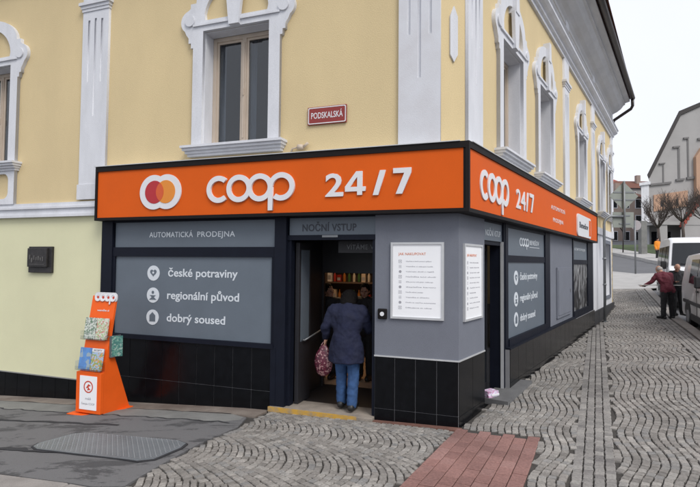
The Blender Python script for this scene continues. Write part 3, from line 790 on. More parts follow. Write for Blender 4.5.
# rendered pilaster with meter box
part(B().box(4.93, 7.44, -.01, .35, .725, 2.70).obj('pillar', 'greyr'), 'S')
mb = part(B().box(5.58, 7.08, -.045, -.01, .84, 1.95, .006).obj('meter_box', 'greyr'), 'S')
b = B(); b.box(5.64, 7.02, -.055, -.045, .90, 1.89, .004); b.obj('door', 'greyr', mb)
b = B(); b.box(6.9, 6.95, -.065, -.055, 1.36, 1.44); b.obj('lock', 'steel', mb)
# photo window
def photo_mat():
    m = bpy.data.materials.new('photo_print'); m.use_nodes = True; t = m.node_tree; bs = t.nodes['Principled BSDF']; bs.inputs['Roughness'].default_value = .4
    tcn = t.nodes.new('ShaderNodeTexCoord'); mp = t.nodes.new('ShaderNodeMapping'); mp.inputs['Scale'].default_value = (1.6, 1, .7)
    n = t.nodes.new('ShaderNodeTexNoise'); n.inputs['Scale'].default_value = 2.3; n.inputs['Detail'].default_value = 5; n.inputs['Distortion'].default_value = 1.2
    r = t.nodes.new('ShaderNodeValToRGB'); r.color_ramp.elements[0].position = .46; r.color_ramp.elements[0].color = (.012, .012, .014, 1); r.color_ramp.elements[1].position = .62; r.color_ramp.elements[1].color = (.32, .33, .34, 1)
    t.links.new(tcn.outputs['Object'], mp.inputs[0]); t.links.new(mp.outputs[0], n.inputs['Vector']); t.links.new(n.outputs[0], r.inputs[0]); t.links.new(r.outputs[0], bs.inputs['Base Color']); return m
M['photo'] = photo_mat()
dw = part(B().box(7.56, 9.72, -.002, .03, .84, 2.02).obj('display_window', 'photo'), 'S')
tp = part(B().box(7.56, 9.72, .0, .03, 2.14, 2.62).obj('transom_panel', 'grey'), 'S')
text('lettering', 'AUTOMATICKÁ PRODEJNA', 7.8, 9.45, 2.38, .07, 'lettergrey', tp, -.001, .003, .004)
# window in the white end wall
b = B()
for q in ((13.30, 13.45, .80, 2.88), (14.75, 14.90, .80, 2.88), (13.45, 14.75, 2.75, 2.88), (13.45, 14.75, .80, .92)): b.box(q[0], q[1], -.04, .0, q[2], q[3])
o = part(b.obj('window', 'greyr'), 'S')
b = B(); b.box(13.45, 13.53, .15, .2, .92, 2.75); b.box(14.67, 14.75, .15, .2, .92, 2.75); b.box(13.53, 14.67, .15, .2, .92, 1.0); b.box(13.53, 14.67, .15, .2, 2.67, 2.75); b.box(14.06, 14.14, .15, .2, 1, 2.67); b.obj('frame', 'white', o)
B().box(13.5, 14.7, .205, .215, .95, 2.7).obj('pane', 'vanglass', o)
b = B(); b.box(10.72, 10.76, -.02, 0, .6, 2.9); part(b.obj('joint_strip', 'greyr'), 'S')
# step under the night entrance
st = part(B().box(-2.60, -1.085, -.10, .36, -.25, .012, .006).obj('step', 'step'), 'F')
B().box(-2.602, -1.30, -.104, -.085, -.05, .0137).obj('painted_edge', 'yellowpaint', st)
# ---- lobby and shop interior
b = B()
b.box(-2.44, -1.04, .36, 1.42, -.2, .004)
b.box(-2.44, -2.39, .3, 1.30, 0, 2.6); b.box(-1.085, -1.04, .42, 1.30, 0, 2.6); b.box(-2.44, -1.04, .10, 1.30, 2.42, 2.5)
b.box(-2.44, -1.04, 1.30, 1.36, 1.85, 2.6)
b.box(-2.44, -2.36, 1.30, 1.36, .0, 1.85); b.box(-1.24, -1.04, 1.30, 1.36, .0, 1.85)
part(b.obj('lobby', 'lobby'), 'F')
b = B(); b.box(-1.75, -1.09, .36, .40, 2.16, 2.33); hd = part(b.obj('header_beam', 'lobby'), 'F')
M['dimletter'] = mat('dim_lettering', (.16, .17, .18), .5)
text('lettering', 'VÍTÁME VÁS', -1.62, -1.02 - .09, 2.21, .07, 'dimletter', hd, .355, .003, .008, 1.05)
M['room'] = mat('warm_shop_wall', (.42, .30, .21), .8, .08, 2)
b = B(); b.box(-4.3, -.9, 1.40, 4.6, 0.0, 2.55)
bmesh.ops.recalc_face_normals(b.bm, faces=b.bm.faces)
bmesh.ops.delete(b.bm, geom=[f for f in b.bm.faces if abs(f.calc_center_median().y - 1.40) < .001], context='FACES')
part(b.obj('shop_room', 'room'), 'F')
b = B(); b.box(-3.0, -2.0, 2.3, 3.3, 2.50, 2.54); part(b.obj('ceiling_lamp', 'lamp'), 'F')

# ------------------------------------------------------------------ fascia signs
def coop(x0, x1, zc, h, y0, y1, parent, m='cut', name='lettering'):
    """rounded linked letters c-o-o-p: ring height h, total width x0..x1"""
    u = (x1 - x0); ro = h / 2; k = 1.0
    # four rings of outer width w with overlap: 4w - 3ov = u
    st_ = h * .19; w = u / 3.52; ov = (4 * w - u) / 3; rx = w / 2
    cs = [x0 + rx + i * (w - ov) for i in range(4)]
    t = st_ / 2
    def ring(c, a0=0, a1=360, n=40):
        if abs(a1 - a0) >= 360:
            o_ = circ(c, zc, ro, n, rx); i_ = circ(c, zc, ro - st_, n, rx - st_ * .95); return [o_, i_]
        o_ = circ(c, zc, ro, n, rx, a0, a1); i_ = circ(c, zc, ro - st_, n, rx - st_ * .95, a0, a1); return [o_ + i_[::-1]]
    g = bpy.data.objects.new(name, None)
    obs = []
    obs.append(ring(cs[0], 48, 312)); obs.append(ring(cs[1])); obs.append(ring(cs[2])); obs.append(ring(cs[3], -128, 180))
    stem = [rect(cs[3] - rx, cs[3] - rx + st_ * .95, zc - ro - h * .33, zc + .02)]
    obs.append(stem)
    bmm = bmesh.new()
    for i, L in enumerate(obs):
        me_ = curve_mesh('t', L, y0 - .0007 * i, y1); bmm.from_mesh(me_); bpy.data.meshes.remove(me_)
    me_ = bpy.data.meshes.new(name); bmm.to_mesh(me_); bmm.free()
    return link(name, me_, m, parent)
SD = .17
def sign_root(s, label, x0): return thing('fascia_sign', label, 'sign', W(s, 0, 0, 2.66), ANG[s])
def zsh(o, dz):
    for ch in o.children: ch.location.z -= dz
fs = thing('fascia_sign', 'orange sign board with overlapping red and amber discs above the night entrance', 'sign', W('F', 0, 0, 2.66), aF)
X0 = -5.70
b = B(); b.box(X0, .105, -SD, -.02, 2.70, 3.44); b.obj('sign_face', 'orange', fs)
b = B()
b.box(X0, .147, -SD - .02, -.0, 3.44, 3.52); b.box(X0, .147, -SD - .02, -.0, 2.655, 2.70); b.box(X0 - .04, X0, -SD - .02, -.0, 2.655, 3.52); b.box(.105, .147, -SD - .02, -.06, 2.70, 3.44)
b.obj('frame', 'black', fs)
b = B(); b.box(X0 - .06, .04, -SD - .035, .0, 3.52, 3.53); b.obj('flashing', 'silver', fs)
yf_ = -SD
L = [circ(-4.575, 3.07, .265, 40, None, 60, 300) + circ(-4.335, 3.07, .265, 40, None, -120, 120)]
shape('emblem_backing', L, yf_ - .018, yf_, 'cut', fs)
shape('emblem_disc', [circ(-4.56, 3.07, .176, 40, None)], yf_ - .022, yf_ - .018, 'red', fs)
shape('emblem_disc', [circ(-4.35, 3.07, .176, 40, None)], yf_ - .0225, yf_ - .018, 'amber', fs)
al = math.degrees(math.acos(.105 / .176))
shape('emblem_overlap', [circ(-4.56, 3.07, .176, 20, None, -al, al) + circ(-4.35, 3.07, .176, 20, None, 180 - al, 180 + al)[1:-1]], yf_ - .025, yf_ - .018, 'mix', fs)
coop(-3.61, -2.19, 3.065, .395, yf_ - .03, yf_, fs)
text('lettering', '2', -1.735, -1.48, 2.905, .31, 'cut', fs, yf_, .02, .02, 1.0)
shape('lettering', [[(-1.455, 2.955), (-1.285, 2.955), (-1.285, 2.905), (-1.215, 2.905), (-1.215, 2.955), (-1.17, 2.955), (-1.17, 3.015), (-1.215, 3.015), (-1.215, 3.218), (-1.30, 3.218), (-1.455, 3.02)], [(-1.285, 3.015), (-1.385, 3.015), (-1.285, 3.145)]], yf_ - .02, yf_, 'cut', fs)
shape('lettering', [[(-1.07, 2.895), (-.995, 2.895), (-.90, 3.215), (-.975, 3.215)]], yf_ - .025, yf_, 'cut', fs)
shape('lettering', [[(-.80, 3.23), (-.565, 3.23), (-.565, 3.17), (-.68, 2.90), (-.765, 2.90), (-.655, 3.165), (-.80, 3.165)]], yf_ - .025, yf_, 'cut', fs)
zsh(fs, 2.66)
ss = thing('fascia_sign', 'orange sign board along the side street with a rounded white badge at its end', 'sign', W('S', 0, 0, 2.66), aS)
X1 = 10.45
b = B(); b.box(-.105, X1, -SD, -.02, 2.701, 3.439); b.obj('sign_face', 'orange', ss)
b = B(); b.box(-.146, X1, -SD - .02, -.0, 3.44, 3.522); b.box(-.146, X1, -SD - .02, -.0, 2.653, 2.70); b.box(X1, X1 + .04, -SD - .02, 0, 2.653, 3.522); b.box(-.146, -.105, -SD - .02, -.06, 2.70, 3.44); b.obj('frame', 'black', ss)
b = B(); b.box(-.04, X1 + .06, -SD - .035, .0, 3.522, 3.532); b.obj('flashing', 'silver', ss)
coop(.28, 1.52, 3.055, .40, yf_ - .016, yf_, ss)
text('lettering', '24', 1.93, 2.46, 2.90, .31, 'cut', ss, yf_, .012, .016, 1.05)
shape('lettering', [[(2.50, 2.89), (2.57, 2.89), (2.66, 3.21), (2.59, 3.21)]], yf_ - .012, yf_, 'cut', ss)
shape('lettering', [[(2.74, 3.22), (3.0, 3.22), (3.0, 3.16), (2.88, 2.90), (2.79, 2.90), (2.91, 3.155), (2.74, 3.155)]], yf_ - .012, yf_, 'cut', ss)
text('lettering', 'AUTOMATICKÁ', 4.38, 5.75, 3.11, .085, 'cut', ss, yf_, .004, .0, 1.05)
text('lettering', 'PRODEJNA', 4.55, 5.55, 2.87, .085, 'cut', ss, yf_, .004, .0, 1.05)
shape('badge', [rrect(7.12, 9.15, 2.72, 3.26, .12)], yf_ - .03, yf_, 'cut', ss)
b = B(); b.box(8.80, 9.08, yf_ - .036, yf_ - .03, 2.78, 3.2); b.obj('badge_stripe', 'orange', ss)
text('lettering', 'Benešov', 7.35, 8.66, 2.93, .15, 'letterdark', ss, yf_ - .03, .005, .014)
zsh(ss, 2.66)
# small company lettering on the side transom
tp2 = part(B().box(2.9, 2.901, -.001, 0, 2.3, 2.301).obj('t', 'grey'), 'S') if False else None
for ch in bld.children:
    pass
side_tp = [o for o in bld.children if o.name.startswith('transom_panel') and abs(o.rotation_euler.z - aS) < .01][1]
coop(2.75, 3.35, 2.40, .15, -.006, 0, side_tp, 'lettergrey')
text('lettering', 'BENEŠOV', 3.42, 4.10, 2.37, .085, 'lettergrey', side_tp, 0, .004, .008)
b = B(); b.box(3.4, 4.12, -.005, 0, 2.32, 2.33); b.obj('underline', 'lettergrey', side_tp)

# ------------------------------------------------------------------ notices, bell, plates
def notice(s, x0, x1, z0, z1, label):
    t = thing('notice_board', label, 'notice board', W(s, (x0 + x1) / 2, 0, z0), ANG[s])
    h = (x1 - x0) / 2; H_ = z1 - z0; b = B(); f = .028
    b.box(-h, -h + f, -.03, 0, 0, H_); b.box(h - f, h, -.03, 0, 0, H_); b.box(-h + f, h - f, -.03, 0, 0, f); b.box(-h + f, h - f, -.03, 0, H_ - f, H_); b.obj('frame', 'silver', t)
    pa = B().box(-h + f, h - f, -.016, -.002, f, H_ - f).obj('poster', 'paper', t)
    text('lettering', 'JAK NAKUPOVAT', -h + .10, -h + .10 + .36, H_ - .165, .034, 'inkred', pa, -.016, .0015, .012)
    r = random.Random(5); b = B(); b2 = B()
    rows = ['Otevřete si dveře pomocí aplikace', 'Vezměte si nákupní košík', 'Vybírejte zboží z regálů', 'Načtěte kód zboží', 'Zkontrolujte nákup', 'Zaplaťte kartou', 'Potvrďte odchod z prodejny', 'Vezměte si účtenku', 'Dveře se otevřou automaticky', 'Děkujeme za nákup']
    for i, tx in enumerate(rows):
        z = H_ - .245 - i * .066
        cx_ = -h + .125
        if i % 3 == 0: 
            for q in ((-.02, .02, .016, .020), (-.02, .02, -.02, -.016), (-.02, -.016, -.016, .016), (.016, .02, -.016, .016)): b.box(cx_ + q[0], cx_ + q[1], -.018, -.016, z + q[2], z + q[3])
            b.box(cx_ - .006, cx_ + .006, -.018, -.016, z - .006, z + .006)
        elif i % 3 == 1:
            for q in range(3): b.box(cx_ - .018, cx_ + .018, -.018, -.016, z - .016 + q * .014, z - .012 + q * .014)
        else: b.disc((cx_, z), .018, -.018, -.016, 14)
        text('lettering', tx, -h + .20, -h + .20 + r.uniform(.22, .40), z - .006, .014, 'ink', pa, -.016, .0012, .01)
    b.obj('pictogram', 'ink', pa)
notice('F', -.87, -.18, 1.305, 2.29, 'silver framed white notice sheet on the pillar front, right of the doorbell')
notice('S', .14, .82, 1.285, 2.28, 'silver framed white notice sheet on the side street face of the corner pillar')
t = thing('doorbell', 'small black square doorbell box with a round white button at the pillar edge', 'doorbell', W('F', -.98, 0, 1.29), aF)
B().box(-.062, .062, -.035, 0, 0, .135, .012).obj('housing', 'black', t)
B().disc((0, .068), .028, -.042, -.035, 20).obj('button', 'cut', t)
t = thing('wall_plaque', 'dark bronze relief plaque on the pale plaster wall left of the shop', 'plaque', W('F', -7.08, 0, 1.80), aF)
B().box(-.27, .27, -.05, 0, 0, .45, .008).obj('backplate', 'plaque', t)
fr = B().box(-.25, .20, -.09, -.05, .10, .42, .006).obj('relief_plate', 'plaque', t)
b = B(); r = random.Random(2)
for i in range(7): b.box(-.2 + i * .05, -.2 + i * .05 + .03, -.097, -.09, .2 + r.uniform(-.03, .03), .28 + r.uniform(-.03, .03), .003)
b.box(-.2, .15, -.096, -.09, .14, .15); b.obj('relief', 'plaque2', fr)
t = thing('street_sign', 'small dark red street name plate with white border on the yellow wall', 'street sign', W('F', -1.79, 0, 3.93), aF)
B().box(-.29, .29, -.03, -.01, 0, .25, .006).obj('plate', 'enamel', t)
shape('border', [rrect(-.28, .28, .01, .24, .02), rrect(-.268, .268, .022, .228, .015)], -.0325, -.03, 'cut', t)
text('lettering', 'PODSKALSKÁ', -.235, .235, .085, .088, 'cut', t, -.03, .002, .008)
t = thing('wall_bracket', 'small white painted electrical box with a conduit stub on the yellow wall', 'wall fixture', W('F', -2.18, 0, 3.60), aF)
b = B(); b.lathe([(.05, 0), (.05, .06)], (0, -.04, 0), 12); b.obj('box', 'beige', t)
b = B(); b.tube([(.05, -.04, .03), (.12, -.05, .08)], .02); b.tube([(-.05, -.04, .03), (-.13, -.03, .02), (-.16, -.03, -.06)], .012); b.obj('conduit', 'beige', t)
# metal floor hatch
hp = [(-4.17, -2.33), (-4.30, -2.27), (-4.36, -2.15), (-4.30, -1.76), (-4.18, -1.68), (-2.86, -1.68), (-2.70, -1.74), (-2.66, -1.88), (-2.68, -2.26), (-2.80, -2.36)]
hatchw = [w2('F', a, c) for a, c in hp]
hc = Vector((sum(p[0] for p in hatchw) / 10, sum(p[1] for p in hatchw) / 10, 0)); hc.z = H(hc.x, hc.y)
t = thing('floor_hatch', 'rounded steel chequer plate hatch set in the dark asphalt pavement', 'hatch', hc)
o = drape('plate', hatchw, .022, 'hatch', 5, kind=None, thick=.012); o.parent = t; o.location = -hc
rim = []
cc = Vector((hc.x, hc.y))
o = drape('rim', [tuple(cc + (Vector(p) - cc) * 1.03) for p in hatchw], .021, 'patch', 5, kind=None, thick=.012); o.parent = t; o.location = -hc - Vector((0, 0, .004))
b = B(); ux, uy = FX, FY
for i in range(46):
    for j in range(19):
        u = -4.28 + i * .035; v = -2.30 + j * .035
        p = W('F', u, v, 0)
        if not in_poly(p.x, p.y, [tuple(cc + (Vector(q) - cc) * .97) for q in hatchw]): continue
        a = aF + (R(45) if (i + j) % 2 else R(-45)); z = H(p.x, p.y) + .0225
        d = Vector((math.cos(a), math.sin(a), 0)) * .014; n = Vector((-d.y, d.x, 0)) * .35
        b.face([tuple(p + d + Vector((0, 0, z))), tuple(p + n + Vector((0, 0, z + .006))), tuple(p - d + Vector((0, 0, z))), tuple(p - n + Vector((0, 0, z + .006)))])
o = b.obj('tread_pattern', 'tread', t); o.location = -hc
# ramp slab at side door
rp = [(1.93, 7.30), (2.22, 7.04), (2.95, 8.12), (2.61, 8.36)]
rc = Vector((2.4, 7.7, 0)); rc.z = H(2.4, 7.7)
b = B(); b.prism([(x - rc.x, y - rc.y) for x, y in rp], lambda u, v, d: (u, v, H(u + rc.x, v + rc.y) - rc.z + d), -.03, .05)
o = b.obj('doorstep_slab', 'slab'); o.location = rc; tag(o, 'grey stone slab on the cobbles in front of the side entrance', 'doorstep')
# package on it
M['pink'] = mat('printed_paper', (.55, .25, .42), .6, .3, 30, col2=(.65, .62, .75), fac=(.4, .55))
po = Vector((2.06, 7.36, 0)); po.z = H(po.x, po.y) + .05
t = thing('package', 'crumpled pink and white paper package lying on the doorstep slab against the pillar', 'package', po, R(30))
bm = bmesh.new(); bmesh.ops.create_cube(bm, size=1); bmesh.ops.subdivide_edges(bm, edges=bm.edges, cuts=3, use_grid_fill=True)
for v in bm.verts:
    v.co = Vector((v.co.x * .20, v.co.y * .14, (v.co.z + .5) * .085)); n = noise.noise_vector(v.co * 25); v.co += Vector((n.x, n.y, abs(n.z) if v.co.z > .01 else 0)) * .014
me = bpy.data.meshes.new('wrapper'); bm.to_mesh(me); bm.free(); link('wrapper', me, 'pink', t)
b = B(); b.box(-.05, .10, -.085, -.07, .02, .05, .004); b.obj('label_strip', 'cut', t)

# ------------------------------------------------------------------ leaflet stand
sp = W('F', -5.02, -.52, 0); sp.z = H(sp.x, sp.y) + .01
t = thing('leaflet_stand', 'tall leaning orange leaflet stand on the pavement before the pale plaster wall', 'display stand', sp, aF)
b = B(); b.box(-.33, .27, -.42, .21, 0, .012, .003); b.obj('base_plate', 'orange2', t)
YZ = lambda u, v, d: (d, u, v)
def zy(z): return -.30 + (z - .60) * .18          # leaning front board
b = B(); b.prism([(-.30, .012), (-.26, .012), (-.26, .60), (zy(1.66) + .03, 1.66), (zy(1.66), 1.66), (-.30, .60)], YZ, -.23, .21); b.obj('front_board', 'orange2', t)
b = B(); b.prism([(.18, .012), (.20, .012), (-.13, .86), (-.15, .86)], YZ, -.20, .20); b.obj('back_board', 'orange2', t)
b = B(); b.prism([(-.26, .012), (.18, .012), (-.14, .85), (-.235, .85), (-.26, .60)], YZ, .19, .205); b.obj('side_panel', 'orange2', t)
b = B(); b.box(-.235, .215, -.36, -.30, .03, .60, .006); bx = b.obj('poster_box', 'orange2', t)
pa = B().box(-.16, .15, -.366, -.36, .08, .55).obj('poster', 'paper', bx)
M['emb'] = mat('emblem_red', (.55, .06, .03), .5)
shape('emblem', [circ(0, .40, .085, 28), circ(0, .40, .068, 28)], -.368, -.366, 'emb', pa)
b = B(); b.prism([(-.045, .38), (.0, .44), (.045, .42), (.0, .40), (.04, .36), (-.02, .35), (-.005, .385)], XZ, -.368, -.366); b.obj('emblem_mark', 'emb', pa)
text('lettering', 'náš', -.05, .05, .22, .035, 'ink', pa, -.366, .001, .01); text('lettering', 'časopis COOP', -.12, .12, .15, .03, 'ink', pa, -.366, .001, .01)
# coop lettering on top, red hearts inside
lean = math.atan(.18)
g = B(); o = coop(-.17, .22, 0, .12, -.012, 0, t); o.location = (0, zy(1.66) - .01, 1.64); o.rotation_euler = (-lean, 0, 0)
shape('letter_backing', [rrect(-.185, .235, -.072, .072, .06)], -.004, .01, 'cut', t).location = (0, zy(1.64) - .006, 1.64)
b = B()
for i in range(4): b.disc((-.12 + i * .097, 0), .02, -.007, -.004, 14)
o = b.obj('heart', 'emb', t); o.location = (0, zy(1.64) - .006, 1.64)
o = text('lettering', 'vezměte si', -.10, .12, 0, .03, 'cut', t, 0, .002, .01); o.location = (0, zy(1.44) - .003, 1.44); o.rotation_euler = (-lean, 0, 0)
M['acrylic'] = glass('clear_acrylic', (.96, .97, .97), .08)
for z in (1.05, .63):
    b = B(); y = zy(z) - .002
    b.box(-.24, .22, y - .09, y, z - .006, z); b.box(-.24, .22, y - .09, y - .086, z, z + .05)
    b.box(-.24, -.236, y - .086, y, z, z + .12); b.box(.216, .22, y - .086, y, z, z + .12)
    b.obj('leaflet_holder', 'acrylic', t)
b = B(); b.box(.215, .221, -.22, -.02, .80, 1.10); b.box(.215, .26, -.22, -.02, .80, .808); b.obj('side_holder', 'steel', t)
def cover(name, c1, c2, c3, sc, seed):
    m = bpy.data.materials.new(name); m.use_nodes = True; tt = m.node_tree; bs = tt.nodes['Principled BSDF']; bs.inputs['Roughness'].default_value = .35
    tcn = tt.nodes.new('ShaderNodeTexCoord'); v = tt.nodes.new('ShaderNodeTexVoronoi'); v.inputs['Scale'].default_value = sc
    mp = tt.nodes.new('ShaderNodeMapping'); mp.inputs['Location'].default_value = (seed, seed * 2, 3)
    tt.links.new(tcn.outputs['Object'], mp.inputs[0]); tt.links.new(mp.outputs[0], v.inputs['Vector'])
    sep = tt.nodes.new('ShaderNodeSeparateColor'); tt.links.new(v.outputs['Color'], sep.inputs[0])
    r = tt.nodes.new('ShaderNodeValToRGB'); e = r.color_ramp; e.interpolation = 'CONSTANT'
    e.elements[0].color = (*c1, 1); e.elements[1].position = .45; e.elements[1].color = (*c2, 1); q = e.elements.new(.75); q.color = (*c3, 1)
    tt.links.new(sep.outputs[0], r.inputs[0]); tt.links.new(r.outputs[0], bs.inputs['Base Color']); return m
M['c1'] = cover('leaflet_green_white', (.55, .58, .52), (.12, .2, .13), (.3, .33, .3), 55, 1)
M['c2'] = cover('leaflet_floral', (.62, .6, .52), (.35, .5, .25), (.5, .25, .2), 60, 5)
M['c3'] = cover('leaflet_blue', (.09, .22, .5), (.10, .25, .55), (.28, .36, .42), 16, 9)
M['c4'] = cover('leaflet_food', (.35, .45, .6), (.25, .33, .1), (.55, .3, .1), 50, 13)
M['c5'] = cover('leaflet_teal', (.05, .16, .14), (.1, .25, .2), (.25, .35, .3), 50, 17)
def leaflet(label, x, z, cm, ttl=None, dark=False, hh=.30):
    y = zy(z) - .035
    o = thing('leaflet', label, 'leaflet', sp + FX * x + FY * y + Vector((0, 0, z + .002)), aF, 'leaflets in the orange stand')
    o.rotation_euler = (-lean * .8, 0, aF)
    B().box(-.105, .105, -.012, 0, 0, hh).obj('cover', cm, o)
    if ttl:
        b = B(); b.box(-.105, .105, -.0135, -.012, hh - .05, hh - .002); b.obj('title_band', 'cut' if not dark else 'c5', o)
        text('lettering', ttl, -.075, .075, hh - .038, .024, 'letterdark' if not dark else 'cut', o, -.0135, .001, .008)
    return o
leaflet('white and dark green leaflet in the upper left pocket of the orange stand', -.125, 1.05, 'c1')
leaflet('floral cream leaflet in the upper right pocket of the orange stand', .095, 1.05, 'c2')
leaflet('blue leaflet with pale title in the lower left pocket of the orange stand', -.125, .63, 'c3', None)
leaflet('colourful food magazine with white title band in the lower right pocket of the orange stand', .095, .63, 'c4', 'RECEPTY')
o = thing('leaflet', 'teal green leaflet in the pocket on the right side of the orange stand', 'leaflet', sp + FX * .25 + FY * -.15 + Vector((0, 0, .81)), aF + R(35), 'leaflets in the orange stand')
B().box(-.10, .10, -.012, 0, 0, .29).obj('cover', 'c5', o)

# ------------------------------------------------------------------ shop shelf, bottles
def at(s, x, y, z): return W(s, x, y, z)
M['shelfm'] = mat('shelf_board', (.10, .07, .055), .6)
t = thing('shelf_unit', 'dark wooden shelf unit at the back of the shop seen through the night entrance', 'shelf', at('F', -2.55, 3.9, 0), aF)
b = B(); b.box(-.85, -.80, -.15, .2, 0, 2.3); b.box(.80, .85, -.15, .2, 0, 2.3); b.box(-.8, .8, .17, .2, 0, 2.3); b.obj('side_board', 'shelfm', t)
for z in (.3, .75, 1.2, 1.6, 1.95): B().box(-.80, .80, -.15, .17, z - .03, z).obj('shelf', 'shelfm', t)
for i, (nm, c) in enumerate((('clear', (.5, .45, .38)), ('green', (.05, .12, .04)), ('amber', (.35, .13, .03)), ('red', (.4, .04, .03)))): M['bt' + nm] = mat('bottle_' + nm, c, .15)
protos = {}
r = random.Random(4)
for zi, z in enumerate((.75, 1.2, 1.6, 1.95)):
    for i in range(14):
        if r.random() < .3:
            hh_ = r.uniform(.10, .24); p = at('F', -2.55 - .74 + i * .112, 3.88, z); b = B().box(-.045, .045, -.05, .05, 0, hh_, .004); b.mi = 1; b.box(-.035, .035, -.0515, -.05, hh_ * .2, hh_ * .6)
            o = b.obj('carton', [['cut', 'beige', 'enamel'][i % 3], 'ink']); o.location = p; o.rotation_euler = (0, 0, aF); tag(o, ['white', 'beige', 'red'][i % 3] + ' carton on the ' + ['lowest filled', 'second', 'third', 'topmost'][zi] + ' shelf behind the night entrance', 'carton', ['white', 'beige', 'red'][i % 3] + ' cartons on the ' + ['lowest filled', 'second', 'third', 'topmost'][zi] + ' shelf'); continue
        k = ['clear', 'green', 'amber', 'red'][r.randrange(4)]
        lab = {'clear': 'pale', 'green': 'dark green', 'amber': 'amber', 'red': 'red'}[k] + ' bottle on the ' + ['lowest filled', 'second', 'third', 'topmost'][zi] + ' shelf behind the night entrance'
        if k not in protos:
            b = B(); b.lathe([(.03, 0), (.032, .01), (.032, .14), (.012, .19), (.012, .235)], seg=10); o = b.obj('bottle', 'bt' + k); protos[k] = o
        else: o = protos[k].copy(); COL.objects.link(o)
        p = at('F', -2.55 - .74 + i * .112, 3.9 - .02, z); o.location = p; tag(o, lab, 'bottle', 'bottles on the ' + ['lowest filled', 'second', 'third', 'topmost'][zi] + ' shelf, ' + k)

# ------------------------------------------------------------------ people
def remesh_obj(name, bm, m, parent, voxel=.01, smooth=4, disp=0, dscale=.2):
    me = bpy.data.meshes.new(name); bm.to_mesh(me); bm.free()
    o = bpy.data.objects.new('tmp', me); COL.objects.link(o)
    md = o.modifiers.new('r', 'REMESH'); md.mode = 'VOXEL'; md.voxel_size = voxel; md.use_smooth_shade = True
    sm = o.modifiers.new('s', 'SMOOTH'); sm.iterations = smooth; sm.factor = .6
    if disp:
        tx = bpy.data.textures.new('folds', 'CLOUDS'); tx.noise_scale = dscale; dm = o.modifiers.new('d', 'DISPLACE'); dm.texture = tx; dm.strength = disp; dm.mid_level = .5
    bpy.context.view_layer.update()
    me2 = bpy.data.meshes.new_from_object(o.evaluated_get(bpy.context.evaluated_depsgraph_get()))
    bpy.data.objects.remove(o); me2.name = name; me2.materials.clear()
    for p in me2.polygons: p.use_smooth = True
    return link(name, me2, m, parent)
def ball(bm, c, r, sc=(1, 1, 1), rot=None):
    mx = Matrix.Translation(c) @ (rot or Matrix.Identity(4)) @ Matrix.Diagonal((*[r * s for s in sc], 1))
    bmesh.ops.create_uvsphere(bm, u_segments=14, v_segments=10, radius=1, matrix=mx)
def limb(bm, pts):
    """pts: list of (point, radius): tapered capsules"""
    for i in range(len(pts) - 1):
        (a, ra), (c, rb) = pts[i], pts[i + 1]; a = Vector(a); c = Vector(c); d = c - a
        if d.length < 1e-4: continue
        mx = Matrix.Translation((a + c) / 2) @ d.to_track_quat('Z', 'Y').to_matrix().to_4x4()
        bmesh.ops.create_cone(bm, cap_ends=True, segments=12, radius1=ra, radius2=rb, depth=d.length, matrix=mx)
    for p, r_ in pts: ball(bm, p, r_)
M['skin'] = mat('skin', (.42, .23, .16), .55, .08, 20)
M['hairdark'] = mat('dark_hair', (.005, .004, .004), .85, .4, 60, .4, 90, spec=.15)
M['hairgrey'] = mat('grey_hair', (.36, .34, .32), .7, .2, 60, .4, 90)
M['navycoat'] = mat('navy_coat', (.005, .008, .031), .85, .2, 5, .3, 60)
M['jeans'] = mat('blue_jeans', (.03, .08, .20), .85, .2, 9, .3, 120)
M['shoe'] = mat('black_shoe', (.012, .012, .012), .5)
M['scarf'] = mat('red_scarf', (.25, .02, .03), .9)
M['burg'] = mat('burgundy_shirt', (.12, .018, .032), .8, .15, 6, .2, 60)
M['blacktr'] = mat('black_trousers', (.012, .012, .014), .8, .2)
M['blackj'] = mat('black_jacket', (.014, .014, .017), .7, .2)
M['oj'] = mat('orange_jacket', (.75, .25, .02), .8)
M['eye'] = mat('eye_dark', (.03, .02, .02), .3)
M['lip'] = mat('lips', (.33, .13, .11), .5)
